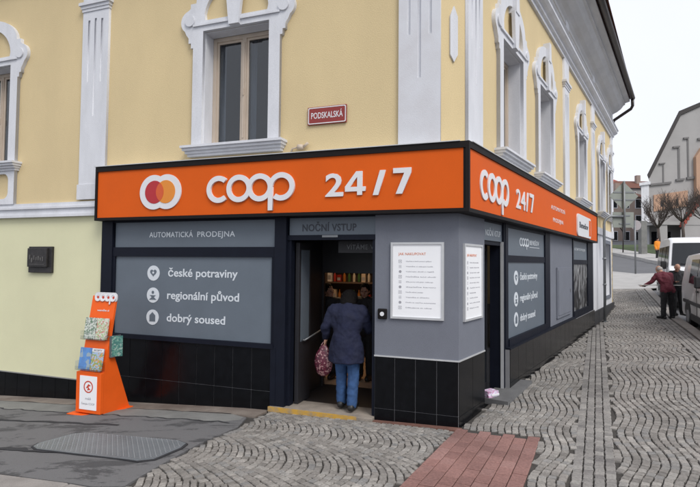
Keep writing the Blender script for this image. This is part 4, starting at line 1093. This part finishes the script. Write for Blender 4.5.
def person(label, where, rz, P, mats, group=None, hair='short', coat_len=.0, bulk=1.0, voxel=.012, extras=None):
    """P: joints in local coords (x right, y forward(-y faces viewer at rz=0), z up)"""
    t = thing('person', label, 'person', where, rz, group)
    g = lambda k: Vector(P[k])
    hd = g('head'); nk = g('neck'); ch = g('chest'); pv = g('pelvis'); fd = Vector(P.get('face', (0, -1, 0))).normalized()
    up = (hd - nk).normalized(); sd_ = fd.cross(up).normalized(); fd = up.cross(sd_).normalized()
    q = Matrix((sd_, -fd, up)).transposed().to_4x4()           # local head axes: x side, y back, z up
    hp_ = lambda x, y, z: hd + sd_ * x - fd * y + up * z
    bm = bmesh.new()
    ball(bm, hp_(0, .01, .02), .098, (.80, 1.0, 1.08), q); ball(bm, hp_(0, -.035, -.055), .062, (.9, .85, 1.0), q)
    limb(bm, [(hp_(0, -.092, .015), .012), (hp_(0, -.112, -.02), .016)])
    for s_ in (-1, 1): ball(bm, hp_(s_ * .079, .01, -.01), .026, (.35, .8, 1.15), q); ball(bm, hp_(s_ * .032, -.078, .028), .02, (1.2, .5, .5), q); ball(bm, hp_(s_*.045, -.055, -.02), .028, (1, .8, 1), q)
    ball(bm, hp_(0, -.088, -.058), .018, (1.3, .6, .45), q); ball(bm, hp_(0, -.075, -.095), .022, (1.1, .8, .8), q)
    limb(bm, [(hd - up * .05 + (-fd) * .02, .055), (nk, .058)])
    for a, c, r1, r2 in (('chest', 'pelvis', .125, .12),): limb(bm, [(ch, .09), ((ch + pv) / 2, .10), (pv, .11)])
    limb(bm, [(nk, .055), (ch, .085)])
    for s_ in ('l', 'r'):
        sh, elb, wr, hip, kn, an = [g(k + s_) for k in ('sh', 'el', 'wr', 'hip', 'kn', 'an')]
        limb(bm, [(ch, .08), (sh, .05), (elb, .04), (wr, .027)]); limb(bm, [(pv, .11), (hip, .085), (kn, .055), (an, .038)])
        toe = an + Vector(P.get('toe' + s_, (0, -.17, -.05))); limb(bm, [(an, .038), (toe, .03)])
        d = (wr - elb).normalized(); hdv = Vector(P.get('hd' + s_, d)).normalized()
        w_ = Vector(P.get('hw' + s_, (0, 1, 0))); w_ = (w_ - hdv * w_.dot(hdv)).normalized(); pn = hdv.cross(w_).normalized()
        palm = wr + hdv * .05; limb(bm, [(wr, .025), (palm, .028)]); ball(bm, palm, .042, (1, 1, 1)) if False else None
        for i, (off_, L) in enumerate(((-.03, .065), (-.010, .078), (.012, .072), (.032, .055))):
            a0 = palm + w_ * off_ + hdv * .03; a1 = a0 + hdv * L * .5 + pn * .006; a2 = a1 + hdv * L * .42 + pn * L * .3
            limb(bm, [(wr + w_ * off_ * .5 + hdv * .02, .014), (a0, .0115), (a1, .0095), (a2, .0085)])
        th = wr + hdv * .02 - w_ * .028; limb(bm, [(wr, .018), (th, .014), (th + hdv * .035 - w_ * .02 + pn * .01, .011), (th + hdv * .065 - w_ * .022 + pn * .02, .0095)])
    remesh_obj('body', bm, 'skin', t, .0085, 3)
    b = B()
    for s_ in (-1, 1):
        ball(b.bm, hp_(s_ * .032, -.087, .012), .0105, (1.3, .7, .75), q)
    b.obj('eyes', 'eye', t)
    b = B(); ball(b.bm, hp_(0, -.102, -.060), .012, (1.9, .4, .4), q); b.obj('mouth', 'lip', t)
    # clothes
    bm = bmesh.new(); k = bulk
    shm = (g('shl') + g('shr')) / 2
    limb(bm, [(shm * .85 + nk * .15, .11 * k), (ch, .14 * k), ((ch + pv) / 2, .15 * k), (pv, .165 * k)] + ([(pv + Vector((0, .0, -coat_len)), .19 * k)] if coat_len else []))
    for s_ in ('l', 'r'):
        sh, elb, wr = g('sh' + s_), g('el' + s_), g('wr' + s_)
        limb(bm, [(shm, .105 * k), (sh, .082 * k), (elb, .064 * k), (wr, .047 * k)])
        limb(bm, [(sh * .9 + ch * .1, .09 * k), ((ch + g('hip' + s_)) / 2, .115 * k), (g('hip' + s_), .125 * k)] + ([(g('hip' + s_) * .85 + g('kn' + s_) * .15 + Vector((0, 0, -coat_len * .75)), .14 * k)] if coat_len else []))
    limb(bm, [(nk - (hd - nk) * .1, .075 * k), (shm, .10 * k)])
    if coat_len:
        hem = pv.z - coat_len
        for v in bm.verts: v.co.z = max(v.co.z, hem)
    remesh_obj('jacket' if coat_len or k > 1.02 else 'shirt', bm, mats[0], t, voxel, 5, .034, .085)
    bm = bmesh.new(); limb(bm, [(pv, .14), (pv + Vector((0, 0, -.06)), .135)])
    for s_ in ('l', 'r'):
        hip, kn, an = g('hip' + s_), g('kn' + s_), g('an' + s_)
        limb(bm, [(pv, .12), (hip, .108), (kn, .080), (an + Vector((0, 0, .0)), .072)])
    remesh_obj('trousers', bm, mats[1], t, voxel, 4, .022, .06)
    for s_ in ('l', 'r'):
        an = g('an' + s_); toe = Vector(P.get('toe' + s_, (0, -.17, -.05))); bm = bmesh.new()
        zf = an.z - .045
        hl = an - Vector((toe.x, toe.y, 0)) * .25; hl.z = an.z - .045; tp_ = an + Vector((toe.x, toe.y, -.05))
        limb(bm, [(hl, .050), ((hl + tp_) / 2 + Vector((0, 0, .012)), .056), (tp_, .045)]); limb(bm, [(an, .05), (hl, .05)])
        for v in bm.verts: v.co.z = max(v.co.z, an.z - .085)
        remesh_obj('shoe', bm, mats[2], t, .009, 2)
    # hair
    bm = bmesh.new()
    if hair == 'short':
        ball(bm, hp_(0, .028, .035), .106, (.84, 1.0, 1.06), q); ball(bm, hp_(0, .06, -.03), .075, (1.0, .8, 1.1), q)
    elif hair == 'bob':
        ball(bm, hp_(0, .026, .03), .130, (.95, 1.0, 1.04), q); ball(bm, hp_(0, .05, -.06), .108, (1.10, .85, 1.2), q); ball(bm, hp_(.05, .02, -.05), .06, (.8, 1, 1.2), q); ball(bm, hp_(-.05, .02, -.05), .06, (.8, 1, 1.2), q)
    elif hair == 'ring':
        ball(bm, hp_(0, .045, -.015), .092, (.94, .80, .80), q)
    remesh_obj('hair', bm, mats[3], t, .009, 2, .016, .03)
    if extras: extras(t, g, hp_)
    return t
def stance(h=1.70, fwd=0, sp=.10):
    k = h / 1.70
    P = {'head': (0, 0, 1.57), 'neck': (0, .02, 1.43), 'chest': (0, .03, 1.25), 'pelvis': (0, .02, .92),
         'shl': (-.19, .03, 1.37), 'shr': (.19, .03, 1.37), 'ell': (-.25, .04, 1.08), 'elr': (.25, .04, 1.08), 'wrl': (-.26, -.06, .84), 'wrr': (.26, -.06, .84),
         'hipl': (-.09, .02, .86), 'hipr': (.09, .02, .86), 'knl': (-sp, -.01, .48), 'knr': (sp, -.01, .48), 'anl': (-sp, .02, .085), 'anr': (sp, .02, .085)}
    return {a: tuple(c * k for c in v) for a, v in P.items()}
# woman at the entrance, seen from behind (faces into the shop: +y in facade frame)
P = stance(1.66)
P.update({'head': (.03, -.17, 1.44), 'neck': (.02, -.08, 1.36), 'face': (.1, -1, -.35), 'chest': (.0, -.0, 1.22), 'shl': (-.20, -.03, 1.31), 'shr': (.20, -.03, 1.31),
          'ell': (-.27, -.14, 1.08), 'wrl': (-.22, -.34, 1.02), 'elr': (.30, .02, 1.10), 'wrr': (.33, -.04, .95), 'hdr': (0, 0, -1), 'hwr': (0, 1, 0),
          'anl': (-.09, .03, .085), 'anr': (.10, -.08, .085), 'knr': (.095, -.06, .48)})
pos = W('F', -1.52, .12, .037)
def scarf(t, g, hp_):
    b = B(); nk = g('neck'); 
    b.tube([tuple(nk + Vector((math.cos(a) * .072, math.sin(a) * .072 + .01, .025 + .012 * math.sin(3 * a)))) for a in [i * math.pi / 8 for i in range(17)]], .024, 8); b.obj('scarf', 'scarf', t)
person('dark haired person in a navy coat and jeans seen from behind on the entrance step', pos, aF + math.pi, P, ('navycoat', 'jeans', 'shoe', 'hairdark'), hair='bob', coat_len=.26, bulk=1.2, extras=scarf)
# bag held in the hand (left in the picture)
M['bagm'] = cover('patterned_bag_cloth', (.10, .012, .03), (.06, .01, .02), (.33, .18, .18), 45, 3)
hand = pos + Matrix.Rotation(aF + math.pi, 3, 'Z') @ Vector((.35, -.02, .87))
t = thing('bag', 'burgundy patterned cloth bag hanging from the hand of the person in the navy coat', 'bag', hand - Vector((0, 0, .46)), aF)
bm = bmesh.new(); bmesh.ops.create_uvsphere(bm, u_segments=20, v_segments=14, radius=1)
for v in bm.verts:
    z = (v.co.z + 1) / 2; kx = .15 * (1 - .45 * z * z); v.co = Vector((v.co.x * kx, v.co.y * kx * .55, z * .44)); n = noise.noise_vector(v.co * 12); v.co += n * .012
me = bpy.data.meshes.new('bag_body'); bm.to_mesh(me); bm.free()
for p in me.polygons: p.use_smooth = True
link('bag_body', me, 'bagm', t)
b = B(); b.tube([(-.07, 0, .34), (-.03, 0, .43), (0, 0, .47), (.03, 0, .43), (.07, 0, .34)], .009, 6); b.obj('handle', 'bagm', t)
# men inside
P = stance(1.63); P.update({'face': (.1, -1, -.1), 'wrl': (-.15, -.25, 1.1)})
person('man with dark hair and black jacket facing out from inside the shop', W('F', -1.86, 1.95, .02), aF, P, ('blackj', 'blacktr', 'shoe', 'hairdark'), hair='short', bulk=1.08)
P = stance(1.62); P.update({'face': (.9, -.4, -.1)})
person('dark haired person behind the left side of the inner doorway', W('F', -2.50, 1.85, .02), aF, P, ('blackj', 'blacktr', 'shoe', 'hairdark'), hair='short', bulk=1.08)
# the two men by the van
def gp(x, y, dz=0): return Vector((x, y, H(x, y) + dz))
P = stance(1.72)
P.update({'head': (.11, -.30, 1.50), 'neck': (.08, -.17, 1.38), 'face': (.25, -.8, -.5), 'chest': (.03, -.06, 1.22), 'shl': (-.15, -.14, 1.34), 'shr': (.25, -.14, 1.32),
          'elr': (.38, -.18, 1.12), 'wrr': (.55, -.28, .99), 'hdr': (1, 0, -.2), 'hwr': (0, 1, 0), 'ell': (-.26, -.30, 1.12), 'wrl': (-.18, -.46, 1.03), 'hdl': (.3, -1, 0), 'hwl': (1, 0, 0),
          'anl': (-.14, -.02, .085), 'anr': (.17, .10, .085), 'knr': (.13, .02, .48), 'knl': (-.11, -.04, .48), 'toer': (.10, -.14, -.05)})
# rotated 180 so he is seen from behind; his local +x points to the left of the picture
mpos = gp(9.80, 15.45)
person('grey haired man in a burgundy shirt leaning forward, back to the viewer', mpos, math.pi - R(8), P, ('burg', 'blacktr', 'shoe', 'hairgrey'), hair='ring')
P = stance(1.70)
P.update({'head': (-.10, -.22, 1.50), 'neck': (-.06, -.10, 1.38), 'face': (-.35, -1, -.5), 'chest': (0, -.02, 1.22), 'shl': (-.2, -.05, 1.32), 'shr': (.18, -.05, 1.32), 'wrl': (-.22, -.34, 1.06), 'ell': (-.27, -.12, 1.06), 'wrr': (.06, -.36, 1.06), 'elr': (.24, -.14, 1.06),
          'hdl': (0, -1, 0), 'hwl': (1, 0, 0), 'hdr': (0, -1, 0), 'hwr': (1, 0, 0), 'anl': (-.1, .02, .085), 'anr': (.13, -.02, .085)})
m2 = gp(10.42, 15.95)
person('balding man in dark clothes facing the viewer beside the parked white van', m2, R(-5), P, ('blackj', 'blacktr', 'shoe', 'hairgrey'), hair='ring', bulk=1.05)
M['board'] = mat('pale_board', (.42, .42, .40), .6)
bo = gp(9.75, 15.72, 1.02)
t = thing('board', 'long narrow pale board held level by the man in the burgundy shirt', 'board', bo, R(2))
B().box(-.66, .80, -.09, .09, 0, .018, .004).obj('plank', 'board', t)

# ------------------------------------------------------------------ vans
M['vwhite'] = mat('white_car_paint', (.80, .81, .83), .3, .02, 2, coat=.5)
M['rubber'] = mat('tyre_rubber', (.015, .015, .016), .85)
M['trim'] = mat('black_plastic', (.02, .02, .022), .6)
M['rim'] = mat('wheel_cover', (.35, .36, .38), .35, metal=.6)
M['lampglass'] = mat('headlight_lens', (.55, .58, .6), .1)
def van(label, where, rz, prof, L, Hh, Wd, belt, winpoly, wsh, wheels=(.85, 3.45), wr=.31, doorx=(1.2, 2.3)):
    """x: 0 front bumper -> L rear; y: 0 centre; left side of the vehicle at -y"""
    t = thing('parked_van', label, 'van', where, rz)
    hw = Wd / 2
    def yy(z): return hw - max(0, z - belt) * .16 - (max(0, .45 - z) * .12)
    def sub(poly, n=6):
        o = []
        for i in range(len(poly)):
            a, c = poly[i], poly[(i + 1) % len(poly)]
            o.append(a)
        return o
    bm = bmesh.new()
    # body: rows of the profile across the width, rounded at the shoulders
    rows = [(-1, 0.0), (-1, .0), (-.93, .035), (-.6, .0), (0, 0), (.6, 0), (.93, .035), (1, 0)]
    sec = []
    for s_, ins in ((-1, .05), (-.96, .012), (-.86, 0), (0, -.012), (.86, 0), (.96, .012), (1, .05)):
        cxp = sum(p[0] for p in prof) / len(prof); czp = sum(p[1] for p in prof) / len(prof)
        ring = []
        for x, z in prof:
            dx, dz = x - cxp, z - czp; dl = math.hypot(dx, dz); f = 1 - ins / dl
            xx, zz = cxp + dx * f, czp + dz * f
            if abs(s_) < .9 and x < .7: xx -= .07 * (1 - s_ * s_) 
            ring.append(bm.verts.new((xx, s_ * yy(z), zz)))
        sec.append(ring)
    n = len(prof)
    for i in range(len(sec) - 1):
        for k in range(n): f = bm.faces.new((sec[i][k], sec[i][(k + 1) % n], sec[i + 1][(k + 1) % n], sec[i + 1][k])); f.smooth = True
    bm.faces.new(sec[0]); bm.faces.new(sec[-1][::-1])
    bmesh.ops.recalc_face_normals(bm, faces=bm.faces)
    me = bpy.data.meshes.new('body'); bm.to_mesh(me); bm.free(); link('body', me, 'vwhite', t)
    for s_ in (-1, 1):
        for wp in winpoly:
            b = B(); b.prism(wp, lambda u, v, d: (u, s_ * (yy(v) + d), v), -.02, .006); b.obj('side_window', 'vanglass', t)
        # door seams & sill
        b = B()
        for x in doorx: b.prism([(x - .004, .38), (x + .004, .38), (x + .004, belt), (x - .004, belt)], lambda u, v, d: (u, s_ * (yy(v) + d), v), -.01, .003)
        b.prism([(wheels[0] + .4, .24), (wheels[1] - .4, .24), (wheels[1] - .4, .40), (wheels[0] + .4, .40)], lambda u, v, d: (u, s_ * (yy(v) + d), v), -.02, .02)
        b.prism([(1.1, .62), (L - .35, .62), (L - .35, .70), (1.1, .70)], lambda u, v, d: (u, s_ * (yy(v) + d), v), -.02, .018)
        b.obj('side_trim', 'trim', t)
        b = B(); b.prism([(doorx[1] - .28, .95), (doorx[1] - .10, .95), (doorx[1] - .10, .99), (doorx[1] - .28, .99)], lambda u, v, d: (u, s_ * (yy(v) + d), v), .0, .03); b.obj('door_handle', 'trim', t)
        mx_ = winpoly[0][0][0] + .12
        b = B(); b.box(mx_ - .06, mx_ + .08, s_ * (hw + .02), s_ * (hw + .20), belt - .02, belt + .24, .03); b.obj('mirror', 'trim', t)
        for wx in wheels:
            wh = B(); wh.prism(circ(wx, wr, wr, 28), lambda u, v, d: (u, s_ * d, v), hw - .20, hw - .01); ob = wh.obj('wheel', 'rubber', t)
            b = B(); b.prism(circ(wx, wr, wr * .62, 24), lambda u, v, d: (u, s_ * d, v), hw - .03, hw + .0); b.obj('rim', 'rim', ob)
            b = B(); b.prism(circ(wx, wr + .02, wr + .07, 20, None, 0, 180) , lambda u, v, d: (u, s_ * (yy(v) + d), v), -.05, .004); b.obj('wheel_arch', 'trim', t)
        b = B(); b.prism([(.02, .66), (.28, .72), (.40, .90), (.16, .86)], lambda u, v, d: (u + .0, s_ * (yy(v) - .06 + d), v), -.28, .065); b.obj('headlight', 'lampglass', t)
    b = B(); b.box(-.10, .34, -hw + .06, hw - .06, .22, .58, .05); b.obj('front_bumper', 'trim', t)
    b = B(); b.box(-.08, .0, -.42, .42, .62, .78, .02); b.obj('grille', 'trim', t)
    b = B(); b.box(L - .25, L + .05, -hw + .04, hw - .04, .26, .60, .04); b.obj('rear_bumper', 'trim', t)
    (x0, z0), (x1, z1) = wsh
    b = B(); dd = Vector((z1 - z0, 0, -(x1 - x0))).normalized()
    def wp(u, v, d):
        x = x0 + (x1 - x0) * v; z = z0 + (z1 - z0) * v; return (x - .07 * (1 - u * u) - .012 - (d), u * (yy(z) - .09), z + .014 + d * .5)
    n = 8
    for i in range(n):
        u0, u1 = -1 + 2 * i / n, -1 + 2 * (i + 1) / n
        b.face([wp(u0, .06, 0), wp(u1, .06, 0), wp(u1, .94, 0), wp(u0, .94, 0)])
    b.obj('windscreen', 'vanglass', t)
    b = B(); b.tube([wp(-.6, .05, .02), wp(.0, .12, .02)], .008); b.tube([wp(.1, .05, .02), wp(.7, .12, .02)], .008); b.obj('wiper', 'trim', t)
    return t
vang = math.atan2(KD.y, KD.x)
prof1 = [(.0, .30), (.0, .62), (.05, .78), (.22, .92), (.85, 1.06), (1.05, 1.14), (1.62, 1.74), (1.80, 1.82), (2.6, 1.88), (4.0, 1.84), (4.18, 1.76), (4.30, 1.10), (4.36, .90), (4.36, .34), (4.25, .26), (.12, .24)]
win1 = [[(1.22, 1.14), (1.68, 1.66), (2.22, 1.72), (2.22, 1.12)], [(2.32, 1.12), (2.32, 1.72), (3.25, 1.72), (3.25, 1.14)]]
Lp = Vector((*kp(-.45, -.28 - .95), 0)); Lp.z = H(Lp.x, Lp.y) - .13
v1 = van('white van cut off by the right edge of the photo, nearer of the two vans', Lp, vang, prof1, 4.36, 1.88, 1.76, 1.10, win1, ((1.02, 1.13), (1.62, 1.75)))
v1.scale = (1.25, 1.06, 1.13)
prof2 = [(.0, .34), (.0, .80), (.06, .95), (.22, 1.08), (.80, 1.24), (.95, 1.30), (1.60, 2.10), (1.78, 2.22), (2.3, 2.30), (4.9, 2.30), (5.05, 2.24), (5.12, 1.2), (5.12, .38), (5.0, .30), (.12, .28)]
win2 = [[(1.15, 1.30), (1.66, 2.0), (2.2, 2.0), (2.2, 1.28)], [(2.35, 1.28), (2.35, 2.0), (3.4, 2.0), (3.4, 1.30)], [(3.55, 1.30), (3.55, 2.0), (4.8, 2.0), (4.8, 1.30)]]
Lp = Vector((*kp(7.2, -.30 - 1.0), 0)); Lp.z = H(Lp.x, Lp.y) - .13
v2 = van('tall white passenger van with a dark windscreen parked behind the two men', Lp, vang, prof2, 5.12, 2.30, 1.96, 1.25, win2, ((.94, 1.29), (1.62, 2.13)), wheels=(1.0, 4.1), wr=.35, doorx=(1.35, 2.28))
v2.scale = (1, 1.02, 1.13)

# ------------------------------------------------------------------ street furniture
def G(x, y): return Vector((x, y, H(x, y)))
t = thing('road_sign', 'back of a diamond shaped road sign on a bent pole beside the white wall', 'road sign', G(8.03, 15.78))
b = B(); zt = 3.33
pts = [(0, 0, -.1), (0, 0, zt - .25)] + [(.25 - .25 * math.cos(a), 0, zt - .25 + .25 * math.sin(a)) for a in [R(x) for x in (20, 45, 70, 90)]] + [(.60, 0, zt)]
b.tube(pts, .042, 10); b.tube([(.645, -.0, zt - .75), (.645, 0, 4.45)], .036, 10); b.obj('pole', 'steel', t)
b = B(); b.box(-.06, .06, -.06, .06, 0, .03); b.tube([(0, 0, 1.95), (0, 0, 2.02)], .055, 10); b.tube([(0, 0, 1.15), (0, 0, 1.2)], .055, 10); b.obj('collar', 'steel', t)
M['signback'] = mat('sign_back_metal', (.27, .29, .26), .5, .08, 4, metal=.3)
b = B(); q = .46; zc = 3.98
b.prism([(.66 - q, zc), (.66, zc - q), (.66 + q, zc), (.66, zc + q)], XZ, .045, .06); dm = b.obj('diamond_plate', 'signback', t)
b = B()
for z in (zc + .12, zc - .12): b.box(.66 - .33, .66 + .33, .03, .045, z - .02, z + .02)
b.obj('bracket', 'steel', dm)
b = B(); b.box(.30, .97, .045, .06, 2.98, 3.47, .0); rr_ = b.obj('lower_plate', 'signback', t)
b = B()
for z in (3.10, 3.36): b.box(.5, .85, .03, .045, z - .02, z + .02)
b.obj('bracket', 'steel', rr_)
t = thing('road_sign', 'back of a small round road sign on a thin pole at the street crossing', 'road sign', G(18.15, 31.8))
b = B(); b.tube([(0, 0, 0), (0, 0, 3.4)], .05, 8); b.obj('pole', 'steel', t)
b = B(); b.disc((.12, 3.1), .32, .06, .08, 28); b.obj('round_plate', 'cutdim', t)
t = thing('bollard', 'short grey concrete post standing beside the grass strip', 'post', G(26.6, 45.4))
b = B(); b.box(-.27, .27, -.27, .27, -.2, 3.1, .03); b.obj('shaft', 'conc', t)
for i, (x, y) in enumerate([(23.4, 49), (24.6, 48.2), (26.0, 47.6)]):
    o = thing('sapling', ['thin bare sapling furthest left on the grass strip', 'thin bare sapling in the middle of the three left of the grey post', 'thin bare sapling nearest the grey post'][i], 'tree', G(x, y), 0, 'thin saplings on the grass strip')
    b = B(); b.tube([(0, 0, 0), (.03, 0, 1.4), (-.02, 0, 2.8)], .06, 6, .04); b.obj('trunk', 'bark' if 'bark' in M else 'gutter', o)
    b = B(); r = random.Random(i)
    for k in range(14):
        a = r.uniform(0, 6.28); z = r.uniform(1.8, 2.8); b.tube([(0, 0, z), (math.cos(a) * .3, math.sin(a) * .3, z + .5), (math.cos(a) * .45, math.sin(a) * .45, z + 1.1)], .018, 4, .006)
    b.obj('crown', 'gutter', o)
# ------------------------------------------------------------------ trees (bare pollards)
M['bark'] = mat('bark', (.085, .068, .06), .95, .3, 8, .5, 30)
def tree(label, x, y, h, seed):
    t = thing('bare_tree', label, 'tree', G(x, y), 0, 'pollarded trees before the grey building')
    r = random.Random(seed); b = B(); hh = h * .40
    b.tube([(0, 0, -.3), (.05, 0, hh * .5), (0, .05, hh)], .17, 10, .12); b.obj('trunk', 'bark', t)
    b = B()
    for i in range(9):
        a = 2 * math.pi * i / 9 + r.uniform(-.3, .3); e_ = r.uniform(.5, 1.15); L = r.uniform(.35, .5) * h * .8
        p0 = Vector((0, .05, hh - .05)); d = Vector((math.cos(a) * math.cos(e_), math.sin(a) * math.cos(e_), math.sin(e_)))
        p1 = p0 + d * L * .5; p2 = p1 + (d + Vector((0, 0, .35))).normalized() * L * .5
        b.tube([p0, p1, p2], .065, 6, .03)
        for k in range(14):
            f = r.uniform(.35, 1); q0 = p1.lerp(p2, f) if k > 2 else p0.lerp(p1, r.uniform(.5, 1)); a2 = a + r.uniform(-1.3, 1.3); e2 = r.uniform(.3, 1.4)
            dd = Vector((math.cos(a2) * math.cos(e2), math.sin(a2) * math.cos(e2), math.sin(e2))); L2 = r.uniform(.6, 1.5) * h / 6
            q1 = q0 + dd * L2 * .5 + Vector((r.uniform(-.1, .1), r.uniform(-.1, .1), 0)); q2 = q1 + (dd + Vector((0, 0, .4))).normalized() * L2 * .5
            b.tube([q0, q1, q2], .024, 4, .010, cap=False)
            for _ in range(5):
                s0 = q1.lerp(q2, r.random()); b.tube([s0, s0 + Vector((r.uniform(-.35, .35), r.uniform(-.35, .35), r.uniform(.2, .6)))], .011, 3, .006, cap=False)
    b.obj('crown', 'bark', t)
tree('bare branching tree standing left of the others, right of the round sign', 29.9, 48.4, 5.6, 1)
tree('bare branching tree behind the tall white passenger van', 32.0, 48.0, 6.4, 2)
tree('bare branching tree at the right edge above the near van', 34.6, 48.4, 6.0, 3)

# ------------------------------------------------------------------ far buildings
M['gwall'] = mat('grey_render_far', (.36, .35, .345), .9, .12, .25, .2, 20)
M['peach'] = mat('peach_render', (.46, .29, .20), .9, .06, .4)
M['ledge'] = mat('dark_ledge', (.05, .045, .045), .8)
M['redtile'] = mat('red_coping', (.30, .06, .04), .8, .2, 2)
M['brownw'] = mat('brown_render', (.34, .27, .235), .9, .1, .5)
M['ochre'] = mat('ochre_wall', (.45, .36, .2), .9, .1, .5)
M['slotm'] = mat('slot_shade', (.17, .165, .165), .9)
t = thing('grey_building', 'large grey rendered building with a steep gable and peach panel across the road', 'building', Vector((36, 60, 3)))
def q3(b, poly, y0, y1): b.prism([(x - 36, z - 3) for x, z in poly], lambda u, v, d: (u + .66 * d, d, v), y0 - 60, y1 - 60)
b = B(); q3(b, [(36.0, 0), (70, 0), (70, 27), (42.9, 21.7), (39.9, 20.3), (36.0, 13.0)], 60, 74); b.obj('wall', 'gwall', t)
b = B(); q3(b, [(35.1, 0), (36.0, 0), (36.0, 11.6), (35.1, 11.4)], 59.4, 70); q3(b, [(34.9, 11.4), (36.2, 11.6), (36.2, 11.95), (34.9, 11.75)], 59.2, 70.2); b.obj('corner_tower', 'white', t)
b = B()
q3(b, [(35.8, 12.8), (36.1, 12.5), (40.0, 20.15), (43, 21.55), (70, 26.8), (70, 27.2), (42.9, 21.95), (39.75, 20.6)], 59.8, 74.2); b.obj('roof_edge', 'ledge', t)
b = B()
for x0, x1, z0, z1 in ((36.1, 38.6, 11.5, 11.75), (39.2, 40.2, 12.1, 12.35), (40.5, 42.0, 12.3, 12.6), (41.9, 60, 17.1, 17.35), (37.2, 37.9, 14.1, 14.25), (38.9, 39.7, 16.1, 16.3), (40.2, 40.8, 17.2, 17.4)):
    b.prism([(x0 - 36, z0 - 3), (x1 - 36, z0 - 3 + (x1 - x0) * .12), (x1 - 36, z1 - 3 + (x1 - x0) * .12), (x0 - 36, z1 - 3)], XZ, -.2, .02)
for x0, x1, z0, z1 in ((37.65, 37.8, 12.0, 14.0), (39.5, 39.75, 12.4, 16.1), (40.65, 40.85, 12.7, 17.2)): b.box(x0 - 36, x1 - 36, -.06, .02, z0 - 3, z1 - 3)
b.obj('ledge', 'slotm', t)
b = B(); b.prism([(.5, 5.4), (4.6, 6.1), (4.6, 8.0), (.5, 7.4)], XZ, -.12, .02); b.obj('peach_panel', 'peach', t)
b = B(); b.prism([(5.4, 7.2), (12, 7.2), (12, 13.6), (6.2, 13.2), (5.4, 12)], XZ, -.5, .02); b.obj('peach_wing', 'peach', t)
b = B(); b.box(1.3, 1.6, -.14, -.12, 6.0, 6.7); b.box(3.1, 3.4, -.14, -.12, 6.2, 6.9); b.box(7.4, 8.0, -.52, -.5, 8, 12)
b.box(.2, 1.6, -.02, .0, .9, 3.0); b.box(2.0, 2.5, -.02, 0, .9, 3.0); b.obj('opening', 'vanglass', t)
b = B(); b.box(-1.2, 5.8, -3.0, 0, 3.6, 4.0); b.box(-.6, .3, -2.9, -2.4, -2, 3.6); b.box(3.2, 3.7, -2.9, -2.4, -2, 3.6); b.box(4.6, 12, -1.2, 0, 0, 3.6); b.obj('porch', 'gwall', t)
b = B()
for (a0, a1) in (((4.9, 8.1), (1.6, 3.4)), ((7.6, 8.0), (4.9, 4.6))):
    dx, dz = a1[0] - a0[0], a1[1] - a0[1]; n = 12
    for i in range(n):
        x = a0[0] + dx * i / n; z = a0[1] + dz * i / n; b.box(x - .16, x + .22, -3.2, -2.8, z - .45, z + .12)
b.obj('stepped_coping', 'redtile', t)
b = B(); b.prism([(4.7, 8.0), (4.9, 7.6), (1.8, 3.0), (1.8, 0), (5.2, 0), (5.2, 8)], XZ, -2.95, -2.85); b.obj('buttress', 'gwall', t)
def house(label, x0, x1, y, zb, zt, wall, rfm, rz=2.2, nx=3, nz=3, dep=9, hip=.15):
    t = thing('distant_house', label, 'house', Vector(((x0 + x1) / 2, y, zb)))
    h = (x1 - x0) / 2; H_ = zt - zb
    B().box(-h, h, 0, dep, 0, H_).obj('wall', wall, t)
    b = B(); e = .35
    pts = [(-h - e, -e, H_), (h + e, -e, H_), (h + e, dep + e, H_), (-h - e, dep + e, H_)]; r0 = (-h * (1 - hip) , dep / 2, H_ + rz); r1 = (h * (1 - hip), dep / 2, H_ + rz)
    for q in ((pts[0], pts[1], r1, r0), (pts[2], pts[3], r0, r1), (pts[1], pts[2], r1), (pts[3], pts[0], r0), tuple(pts[::-1])): b.face(list(q))
    rf = b.obj('roof', rfm, t); B().box(h * .2, h * .2 + .7, dep * .3, dep * .3 + .7, H_ + rz * .3, H_ + rz + .8).obj('chimney', 'brownw', rf)
    for i in range(nx):
        for j in range(nz):
            cx_ = -h + (i + .5) * 2 * h / nx; cz_ = (j + .5) * H_ / nz + .2
            wn = B().box(cx_ - .5, cx_ + .5, -.06, .0, cz_ - .75, cz_ + .75).obj('window', 'white', t)
            B().box(cx_ - .4, cx_ + .4, -.075, -.06, cz_ - .65, cz_ + .65).obj('pane', 'vanglass', wn)
house('pinkish brown house with rows of windows nearest the yellow building edge', 38.5, 46, 78, 5.0, 12.6, 'brownw', 'roof', 1.8, 4, 3)
house('ochre house with a low orange roof rising behind the pinkish brown house', 44, 50, 92, 6, 17, 'ochre', 'redtile', 2.0, 3, 4)
house('pale terraced house further right behind the corner tower', 46.5, 56, 88, 6, 15.5, 'gwall', 'roof', 2.0, 4, 3)
house('small beige house closing the street on the left', 28, 38, 84, 5, 10.5, 'ochre', 'roof', 1.8, 4, 2)
# person in the orange jacket far away
P = stance(1.72)
person('tiny distant person in an orange jacket left of the tall van', G(25.0, 40.6), R(20), P, ('oj', 'blacktr', 'shoe', 'hairdark'), hair='short', bulk=1.15, voxel=.02)
t = thing('parked_car', 'dark car far away beside the pinkish brown house', 'car', G(30.5, 57.5), R(10)) if False else None
print('objects', len(bpy.data.objects))
